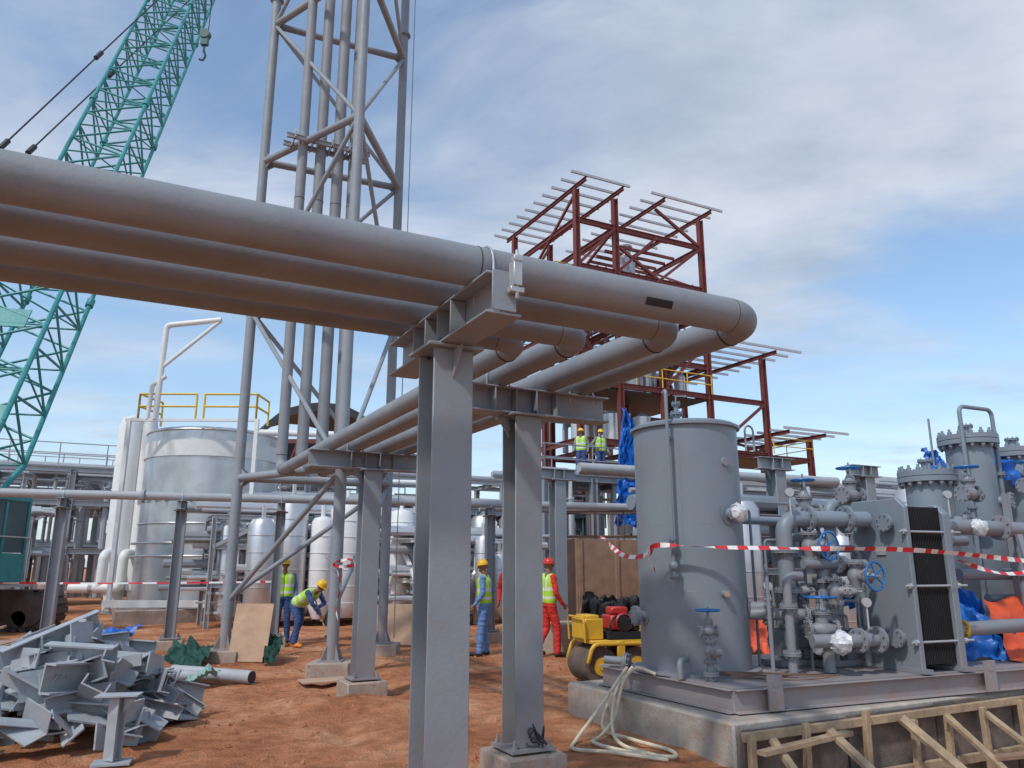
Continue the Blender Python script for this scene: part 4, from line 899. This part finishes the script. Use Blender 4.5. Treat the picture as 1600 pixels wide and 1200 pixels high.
# ---------------------------------------------------------------- generic plant modules
def module(x0,y0,nA,nB,sA,sB,levels,mtl,seed,lab,pipes=1,rails=True,dirA=A,colw=.22,pm=None,vess=0,name='process_module',base=0,deckz=None):
    r=random.Random(seed); dA=V(dirA).normalized(); dB=V((-dA.y,dA.x,0)); o=V((x0,y0,0)); t=thing(name,lab,'process module',o)
    m=MB(); H_=levels[-1]
    for i in range(nA+1):
        for j in range(nB+1):
            p=o+dA*i*sA+dB*j*sB; m.h(p+Z*base,p+Z*H_,colw,colw,.02,.015,up=dA)
    part(t,'column',m,mtl,smooth=False); m=MB()
    for z in levels:
        for j in range(nB+1): m.h(o+dB*j*sB+Z*z,o+dB*j*sB+dA*nA*sA+Z*z,colw,colw*.7,.02,.015)
        for i in range(nA+1): m.h(o+dA*i*sA+Z*(z-.0),o+dA*i*sA+dB*nB*sB+Z*(z),colw*.96,colw*.66,.02,.015)
    part(t,'floor_beam',m,mtl,smooth=False)
    m=MB(); zs=[base]+list(levels)
    for i in range(nA):
        if r.random()<.6:
            a=o+dA*i*sA;b=a+dA*sA; k=r.randrange(len(zs)-1); m.bar(a+Z*zs[k],b+Z*zs[k+1],.1,.1)
    for j in range(nB):
        k=r.randrange(len(zs)-1); m.bar(o+dB*j*sB+Z*zs[k],o+dB*(j+1)*sB+Z*zs[k+1],.1,.1)
    part(t,'bracing',m,mtl,smooth=False)
    if pipes:
        for ml in (pm or [GREYL,SILVER]):
            m=MB()
            for z in levels:
                for k in range(int(pipes*r.randint(3,5))):
                    f=r.uniform(.05,.95); rr=r.choice([.05,.07,.1,.15]); a=o+dB*f*nB*sB+Z*(z+.13+rr)-dA*r.uniform(0,1); b=a+dA*(nA*sA+r.uniform(0,1.5))
                    pts=[a,b]
                    if r.random()<.6: pts.append(b-Z*r.uniform(.8,2))
                    m.tube(pts,rr,rr*2,10)
                for k in range(int(pipes*r.randint(5,9))):
                    p=o+dA*r.uniform(0,nA*sA)+dB*r.uniform(-.1,nB*sB); rr=r.choice([.03,.05,.08,.12]); zt_=z+r.uniform(-.6,.3); m.tube([p+Z*(base+.3),p+Z*zt_,p+dA*r.uniform(.5,1.5)*r.choice([-1,1])+Z*zt_],rr,rr*2,8)
                    m.flange(p+Z*(z-.7),Z,rr*1.7,.03,bolts=0); m.flange(p+Z*(base+.9),Z,rr*1.7,.03,bolts=0)
            part(t,'pipework',m,ml)
    if vess:
        for k in range(vess):
            m=MB(); p=o+dA*((k+.5)/vess*nA*sA)+dB*r.uniform(-.6,.3*nB*sB); rr=r.uniform(.22,.5); hh=r.uniform(1.3,min(3.6,levels[-1]+.5))
            m.lathe(p+Z*base,Z,[(rr*.5,.2),(rr,.55),(rr,hh),(rr*.75,hh+rr*.4),(.02,hh+rr*.6)],24)
            for q in range(int((hh-.6)/.45)+1): m.torus(p+Z*(base+.6+q*.45),Z,rr+.005,.012,24,5)
            m.cyl(p+Z*(hh+rr*.5),p+Z*(hh+rr*.6+.3),.06,n=8)
            part(t,'vessel_shell',m,r.choice([SILVER,WHITE,SILVER]))
    if rails:
        m=MB(); z=levels[-1]+.12; w=nA*sA;d=nB*sB; rail(m,[o+Z*z,o+dA*w+Z*z,o+dA*w+dB*d+Z*z,o+dB*d+Z*z,o+Z*z],1.0,1.5,.025); part(t,'handrail',m,YELR if rails=='y' else mtl)
    if deckz is not None:
        m=MB(); m.box(o+dA*nA*sA/2+dB*nB*sB/2+Z*(deckz),(nA*sA,nB*sB,.05),dA); part(t,'deck',m,ZINC)
    return t
module(-24,30,3,1,3.0,3.5,[2.2,4.2,5.6],GREYL,1,'grey steel pipe rack with dense pipework beyond the crane',vess=4,pipes=1.5)
module(-31,36,4,2,3.5,3.5,[2.5,4.5,6.0],GREYL,2,'distant grey pipe rack full of pipes',vess=2)
module(-9.2,24.5,3,1,2.4,2.4,[2.0,3.6],GREYL,3,'grey module with silver vessels and small pipes behind the tower',vess=7,rails=False,pipes=2)
module(-8.0,21.0,4,1,1.6,1.6,[1.1,2.1,2.9],GREYL,21,'pale framed skid crowded with silver vessels and small pipes',vess=8,rails=False,pipes=1.8,colw=.12,pm=[SILVER,GREY])
module(-3.2,25.5,3,1,2.3,2.4,[1.9,3.4],GREY,4,'grey module with silver clad vessels behind the pipe supports',vess=7,rails=False,pipes=2)
module(-2.6,21.6,2,1,1.8,1.5,[1.2,2.3],WHITE,22,'white framed skid with silver vessels behind the workers',vess=5,rails=False,pipes=1.6,colw=.12,pm=[SILVER,GREYL])
module(1.1,25.6,3,1,1.9,2.8,[2.2,4.5],GREY,5,'grey steel platform structure where two workers stand',rails=True,deckz=4.59,vess=2,pipes=2)
module(4.8,18.5,3,1,2.7,2.2,[2.2,3.3],GREY,6,'grey low pipe rack with blue valves behind the skid',vess=4,rails=False,pipes=1.6)
module(3.6,14.2,3,1,1.9,1.5,[1.5,2.5],GREY,23,'low grey process skid crowded with pipework behind the exchanger',vess=3,rails=False,pipes=1.3,colw=.12,pm=[GREYT])
module(11,22,4,1,3,2.5,[2.2,3.7],GREYL,8,'grey pipe rack reaching away past the vessels',vess=3,rails=False)
module(-9,34,5,1,3.2,3,[2.3,4.4,5.6],GREYL,9,'distant grey pipe rack behind the tower',vess=5,rails=False,pipes=1.5)
module(-20,24,2,1,2.2,2.2,[1.8,3.2],GREYL,11,'low grey skid with pipework by the white vessels',vess=4,rails=False,pipes=1.6)
module(-13.6,33,2,1,3.2,3,[3,5.2],GREYL,12,'grey pipe rack behind the storage tank',vess=3,rails=False,pipes=1.3)
pipeset('overhead_pipe','pale grey pipe running over the tall rack to the vessels',[([(1.5,17.2,3.75),(8.5,20.2,3.75)],.11,.2),([(1.5,17.6,3.75),(8.7,20.7,3.75)],.11,.2),([(-.8,19.2,3.0),(3.6,20.5,3.0)],.09,.2)],[((4,18.3,3.75),A,.17)],mtl=GREYL,grp='overhead pipes')
pipeset('overhead_pipe','white pipe running between the tank and the tower',[([(-8,24,5.7),(-5.5,24.4,5.7),(-5.5,24.4,3.0)],.1,.25),([(-8.2,24.3,4.3),(-2,26,4.3)],.08,.2)],[],mtl=WHITE,grp='overhead pipes')
for (x,y) in ((1.0,17.0),(5.2,15.2),(7.5,16.4)):
    support(x,y,3.45,A,.9,cw=.28,grp='tall supports behind the skid',lab='tall grey H-section support column')
t=thing('scaffolding','rusty tube scaffolding beside the crates','scaffolding',(3,19,0)); m=MB()
for i in range(5):
    for j in range(2): m.cyl((1.3+i*.7,18.9+j,0),(1.3+i*.7,18.9+j,3.0),.022,n=6)
for z in (.5,1.1,1.7,2.3,2.9):
    for j in range(2): m.cyl((1.1,18.9+j,z),(4.3,18.9+j,z),.022,n=6)
m.cyl((1.3,18.9,0),(3.9,18.9,2.9),.022,n=6)
part(t,'scaffold_tube',m,RUST)
for (x,y,s) in ((2.1,18.1,2.1),(3.7,18.2,1.5),(4.5,17.0,1.0),(1.75,16.0,.7)):
    t=thing('wooden_crate','brown plywood shipping crate on the soil','crate',(x,y,0),'shipping crates'); m=MB(); m.box((x,y,s*.5+.08),(s,s*.5,s),A); part(t,'panel',m,BROWN)
    m=MB()
    for k in(-1,0,1): m.box(V((x,y,s*.5+.08))+A*k*s*.46-B*(s*.25+.016),(.09,.03,s),A); m.box(V((x,y,.05))+A*k*s*.4,(.09,s*.5,.08),A)
    part(t,'batten',m,BROWN)
sheet('black_tarp','black tarpaulin heaped over materials behind the roller','tarp',[(1.2,14.2,.2),(2.4,14.4,.2),(2.4,14.9,1.0),(1.3,14.8,1.1)],BLACK,16,12,.2,4,40)
m=MB(); m.box((1.2,15.5,.25),(1.2,.8,.6),A); solo('concrete_block','grey concrete block foundation beyond the roller','concrete block',m,CONC,bevel=.02)
t=thing('conical_silo','light grey conical clad tank behind the crates','silo',(1.9,30,0)); m=MB(); m.lathe((2.1,30,0),Z,[(1.5,.2),(1.5,2.2),(.5,4),(.05,4.1)],36); part(t,'shell',m,GREYL)
t=thing('curved_roof_shed','open shed with black curved roof and red steel frame','shed',(-12,44,0)); o=V((-14.6,44,0)); m=MB(); vs=[];fs=[]
for k in range(13):
    a=math.pi*k/12; x=3.4-3.4*math.cos(a); z=8.7+2.2*math.sin(a)
    vs+= [o+V((x,0,z)),o+V((x,0,z)) +B*8, o+V((x,0,z-.5))]
for k in range(12): fs+=[(3*k,3*k+3,3*k+4,3*k+1),(3*k,3*k+2,3*k+5,3*k+3)]
m.add(vs,fs); part(t,'roof',m,ROOF)
m=MB()
for x in (0,2.3,4.6,6.8): m.bar(o+V((x,0,0)),o+V((x,0,8.7)),.3,.3,up=X)
for z in(5.0,8.6,6.8): m.bar(o+V((0,0,z)),o+V((6.8,0,z)),.2,.25)
for k in range(12): m.bar(o+V((k*.56,0,6.8)),o+V((k*.56+.56,0,8.6)) if k%2 else o+V((k*.56+.56,0,6.8)),.1,.1)
part(t,'shed_frame',m,RED,smooth=False)
m=MB(); m.box(o+V((3.4,1.5,7.6)),(6.4,.1,2.2)); part(t,'back_wall',m,DARK)

# ---------------------------------------------------------------- red steel structure
O=V((3.3,36,0))
def Rp(a,b,z): return O+A*a+B*b+Z*z
t=thing('red_steel_structure','tall red oxide steel frame under construction with bare purlins','steel structure',O)
m=MB(); cw=.28
ca=[0.2,2.6,5.3,8.4]; cbv=[.4,3.8,7.2]
for a in ca:
    for b in cbv:
        top=20.6 if (a in (.2,2.6,8.4) and b!=3.8) else 16.4
        m.h(Rp(a,b,0),Rp(a,b,top),cw,cw,.03,.03,up=A)
for b in (.4,7.2): m.h(Rp(12.4,b,0),Rp(12.4,b,13),cw,cw,.03,.03,up=A)
m.h(Rp(15.6,.4,0),Rp(15.6,.4,8.6),cw,cw,.03,.03,up=A); m.h(Rp(15.6,4,0),Rp(15.6,4,8.6),cw,cw,.03,.03,up=A)
part(t,'column',m,RED,smooth=False)
m=MB()
for z in (7.5,10.4,12.0,13.4,14.9,16.4,18.9):
    for b in (.4,7.2): m.h(Rp(.2,b,z),Rp(8.4 if z>11 else 12.4,b,z),.28,.16,.03,.02)
    for a in ca:
        if z==18.9 and a==5.3: continue
        m.h(Rp(a,.4,z),Rp(a,7.2,z),.27,.15,.03,.02)
for z in(4.5,7.4):
    for b in (.4,4): m.h(Rp(8.4,b,z),Rp(15.6,b,z),.26,.16,.03,.02)
for a in (.2,2.5,5.2,8.4): m.h(Rp(a,-.6,20.72),Rp(a,8.2,20.72),.2,.13,.025,.02)
for a in (8.9,12.3): m.h(Rp(a,-.8,13.1),Rp(a,8,13.1),.2,.14,.025,.02)
for a in (12.8,15.6): m.h(Rp(a,-.8,8.7),Rp(a,5.4,8.7),.2,.14,.025,.02)
part(t,'floor_beam',m,RED,smooth=False)
m=MB()
for (a0,a1,b,z0,z1) in ((.2,2.6,.4,16.4,18.9),(2.6,.2,.4,13.4,16.4),(5.3,8.4,.4,16.4,18.9),(8.4,5.3,.4,18.9,20.6),(5.3,8.4,.4,10.4,13.4),(8.4,12.4,.4,7.5,10.4),(8.4,5.3,7.2,13.4,16.4),(.2,2.6,7.2,16.4,20.4),(2.6,5.3,.4,13.4,16.4),(.2,2.6,.4,10.4,12),(2.6,5.3,.4,16.4,18.9),(5.3,8.4,7.2,16.4,18.9),(2.6,5.3,.4,18.0,16.5)): m.bar(Rp(a0,b,z0),Rp(a1,b,z1),.14,.14)
for (a,b0_,b1_,z0,z1) in ((8.4,.4,7.2,16.4,20.4),(.2,.4,7.2,16.4,13.4),(12.4,.4,7.2,7.5,10.4),(.2,7.2,.4,16.4,20.4),(2.6,.4,7.2,18.9,16.4)): m.bar(Rp(a,b0_,z0),Rp(a,b1_,z1),.12,.12)
for k in range(16): m.bar(Rp(.4+k*.52,.4,16.55),Rp(.4+k*.52,7.2,16.55),.1,.14)
for k in range(9): m.bar(Rp(2.6,.6+k*.8,18.0),Rp(6.6,.6+k*.8,18.0),.12,.14)
for k in range(14): m.bar(Rp(.5+k*.58,.4,13.55),Rp(.5+k*.58,7.2,13.55),.08,.12)
# stair flights between floors
for (a0,a1,z0,z1) in ((3,5.2,13.6,16.4),(5.4,7.8,10.5,13.4),(2.6,.4,10.5,13.4)):
    for b in (.9,1.7): m.bar(Rp(a0,b,z0),Rp(a1,b,z1),.06,.25)
    for k in range(12): f=k/12; m.box(Rp(a0+(a1-a0)*f,1.3,z0+(z1-z0)*f),(.25,.8,.04),A)
part(t,'cross_bracing',m,RED,smooth=False)
m=MB()
for k in range(10): m.bar(Rp(-.7,-.6+k*.97,20.9),Rp(2.9,-.6+k*.97,20.9),.09,.13)
for k in range(10): m.bar(Rp(4.3,-.6+k*.97,20.9),Rp(9.2,-.6+k*.97,20.9),.09,.13)
for k in range(10): m.bar(Rp(8.5,-.9+k*.97,13.27),Rp(14.1,-.9+k*.97,13.27),.09,.13)
for k in range(7): m.bar(Rp(12.3,-.9+k*.97,8.87),Rp(17.3,-.9+k*.97,8.87),.09,.13)
part(t,'purlin',m,ZINC,smooth=False)
m=MB()
rail(m,[Rp(.2,.2,10.5),Rp(8.4,.2,10.5)],1.0,1.5,.03); rail(m,[Rp(12.6,.2,7.6),Rp(15.6,.2,7.6),Rp(15.6,4,7.6)],.9,1.5,.03); rail(m,[Rp(.2,7.0,13.5),Rp(8.4,7,13.5)],1.0,1.5,.03);rail(m,[Rp(.4,3,16.6),Rp(2.6,3,16.6)],1.0,1.2,.03); part(t,'handrail',m,YELR)
m=MB(); m.box(Rp(4.3,3.8,10.2),(8.0,6.6,.06),A); m.box(Rp(12,2.1,7.3),(7,3.4,.06),A); part(t,'grating_floor',m,DARK)
t=thing('insulated_vessel','silver clad vessel standing inside the red steel frame','vessel',Rp(4.2,3,10),'vessels in the red steel frame')
m=MB(); m.lathe(Rp(4.0,1.5,10.24),Z,[(.5,0),(.5,7.2),(.52,7.2),(.52,7.6),(.3,7.8),(.3,8.2),(.4,8.2),(.4,8.3),(.02,8.35)],28); part(t,'shell',m,SILVER)
m=MB(); rr_=random.Random(3)
for k in range(34):
    a=rr_.uniform(.5,8 if k%2 else 11.5); b=rr_.uniform(.6,6); z=rr_.choice([10.3,10.3,13.6]) if k%2 else 7.6; w=rr_.choice([.06,.1,.16]); m.tube([Rp(a,b,z),Rp(a,b,z+1.6),Rp(min(a+2,12),b,z+1.6),Rp(min(a+2,12),b,z)],w,.3,8)
part(t,'branch_pipes',m,GREYL)
m=MB()
for k in range(7): m.lathe(Rp(.8+k*1.1,1.6,10.25),Z,[(.3,0),(.3,1.4),(.02,1.7)],18)
for k in range(6): m.lathe(Rp(.8+k*1.9,1.4,7.6),Z,[(.45,0),(.45,1.5),(.02,1.8)],18)
part(t,'vessel',m,SILVER)
sheet('blue_tarp','blue tarpaulin hanging from the steel platform','tarp',[(3.55,26.0,4.6),(4.35,26.1,4.6),(4.2,26.3,6.6),(3.85,26.3,7.0)],BTARP,10,14,.2,4,50)
sheet('blue_tarp','blue tarpaulin hanging down beneath the platform','tarp',[(3.3,25.4,2.9),(4.5,25.5,2.8),(4.3,25.6,4.4),(3.5,25.6,4.4)],BTARP,10,14,.25,4,51)
sheet('grey_sheet','crumpled grey sheet draped over pipes behind the tank','sheet',[(2.25,9.6,2.85),(2.75,9.75,2.75),(2.75,9.9,3.1),(2.2,9.9,3.35)],WRAP,12,12,.1,4,61)
m=MB(); P=C2+V((.12,-.14,.25)); m.sweep(crom([P+V((R.uniform(-.1,.1),R.uniform(-.06,.06),R.uniform(-.02,.16))) for _ in range(16)],5),.006,6); solo('wire_bundle','tangled dark wire at the foot of a pipe support','wire',m,DARK)
m=MB(); P=V((1.95,7.7,.565)); m.sweep(crom([P+V((R.uniform(-.2,1.2),R.uniform(-.1,.15),R.uniform(0,.05))) for _ in range(14)],6),.005,5); solo('binding_wire','thin rusty wire strewn on the skid deck','wire',m,RUST)

# ---------------------------------------------------------------- world
sunv=V((-.40,-.55,.85)).normalized()
el=math.asin(sunv.z); az=math.atan2(sunv.x,sunv.y)
w=D.worlds.new('World'); scene.world=w; w.use_nodes=True; nt=w.node_tree; N=nt.nodes; L=nt.links
for n in list(N): N.remove(n)
sky=N.new('ShaderNodeTexSky'); sky.sky_type='NISHITA'; sky.sun_disc=False; sky.sun_elevation=el; sky.sun_rotation=az; sky.air_density=1.0; sky.dust_density=.8; sky.ozone_density=2.0
tint=N.new('ShaderNodeMixRGB'); tint.blend_type='MULTIPLY'; tint.inputs['Fac'].default_value=1; tint.inputs['Color2'].default_value=(1.25,1.35,1.33,1); L.new(sky.outputs[0],tint.inputs['Color1'])
bg=N.new('ShaderNodeBackground'); bg.inputs['Strength'].default_value=.15; L.new(tint.outputs[0],bg.inputs['Color'])
tc=N.new('ShaderNodeTexCoord'); sp=N.new('ShaderNodeSeparateXYZ'); L.new(tc.outputs['Generated'],sp.inputs[0])
def M(op,a,b=None,c=None):
    n=N.new('ShaderNodeMath'); n.operation=op
    for i,v in enumerate((a,b,c)):
        if v is None: continue
        if isinstance(v,(int,float)): n.inputs[i].default_value=v
        else: L.new(v,n.inputs[i])
    return n.outputs[0]
zc=M('ADD',M('MAXIMUM',sp.outputs['Z'],0.),.12)
px=M('DIVIDE',sp.outputs['X'],zc); py=M('DIVIDE',sp.outputs['Y'],zc)
cb_=N.new('ShaderNodeCombineXYZ'); L.new(px,cb_.inputs[0]); L.new(py,cb_.inputs[1])
mp=N.new('ShaderNodeMapping'); mp.inputs['Rotation'].default_value=(0,0,.6); mp.inputs['Scale'].default_value=(1.0,1.5,1); mp.inputs['Location'].default_value=(3.1,1.7,0); L.new(cb_.outputs[0],mp.inputs[0])
nz=N.new('ShaderNodeTexNoise'); nz.inputs['Scale'].default_value=1.2; nz.inputs['Detail'].default_value=10; nz.inputs['Roughness'].default_value=.58; nz.inputs['Distortion'].default_value=.45; L.new(mp.outputs[0],nz.inputs['Vector'])
nz2=N.new('ShaderNodeTexNoise'); nz2.inputs['Scale'].default_value=1.9; nz2.inputs['Detail'].default_value=8; nz2.inputs['Roughness'].default_value=.55; L.new(mp.outputs[0],nz2.inputs['Vector'])
def blobn(x,y,r,s):
    dx=M('SUBTRACT',px,x); dy=M('SUBTRACT',py,y); d=M('SQRT',M('ADD',M('MULTIPLY',dx,dx),M('MULTIPLY',dy,dy)))
    n=N.new('ShaderNodeMapRange'); n.interpolation_type='SMOOTHSTEP'; n.inputs['From Min'].default_value=0; n.inputs['From Max'].default_value=r; n.inputs['To Min'].default_value=s; n.inputs['To Max'].default_value=0; L.new(d,n.inputs['Value']); return n.outputs[0]
f=nz.outputs['Fac']
for x,y,r,s in ((.3,1.1,.95,.22),(.75,1.2,.7,.12),(.5,1.85,.7,.16),(.75,2.3,.6,.12),(1.2,2.0,.5,-.16),(1.0,3.1,.9,-.08),(-.95,1.0,.5,-.10),(-.6,1.7,.8,.12)): f=M('ADD',f,blobn(x,y,r,s))
mr=N.new('ShaderNodeMapRange'); mr.interpolation_type='SMOOTHSTEP'; mr.inputs['From Min'].default_value=.36; mr.inputs['From Max'].default_value=.80; mr.inputs['To Min'].default_value=.08; mr.inputs['To Max'].default_value=.93; L.new(f,mr.inputs['Value'])
hz_=N.new('ShaderNodeMapRange'); hz_.inputs['From Min'].default_value=0; hz_.inputs['From Max'].default_value=.32; hz_.inputs['To Min'].default_value=.65; hz_.inputs['To Max'].default_value=0; L.new(sp.outputs['Z'],hz_.inputs['Value'])
fac=M('MAXIMUM',mr.outputs[0],hz_.outputs[0])
cr=N.new('ShaderNodeValToRGB'); cr.color_ramp.elements[0].position=.32; cr.color_ramp.elements[0].color=(.47,.54,.65,1); cr.color_ramp.elements[1].position=.64; cr.color_ramp.elements[1].color=(.72,.77,.86,1); L.new(nz2.outputs['Fac'],cr.inputs[0])
bg2=N.new('ShaderNodeBackground'); bg2.inputs['Strength'].default_value=1.0; L.new(cr.outputs[0],bg2.inputs['Color'])
ms=N.new('ShaderNodeMixShader'); L.new(fac,ms.inputs[0]); L.new(bg.outputs[0],ms.inputs[1]); L.new(bg2.outputs[0],ms.inputs[2])
ow=N.new('ShaderNodeOutputWorld'); L.new(ms.outputs[0],ow.inputs[0])
sl=D.lights.new('sun','SUN'); sl.energy=2.2; sl.angle=math.radians(3); sl.color=(1,.96,.9)
so=D.objects.new('sun',sl); COL.objects.link(so); so.rotation_euler=sunv.to_track_quat('Z','Y').to_euler(); so.location=(0,0,30)

cam=D.cameras.new('camera'); cam.sensor_width=36; cam.lens=36*1203/1600; cam.clip_end=3000; cam.clip_start=.05
co=D.objects.new('camera',cam); COL.objects.link(co); co.location=(0,0,1.6); co.rotation_euler=(math.radians(90+13.3),0,0)
scene.camera=co
scene.view_settings.view_transform='Standard'; scene.view_settings.look='None'; scene.view_settings.exposure=0
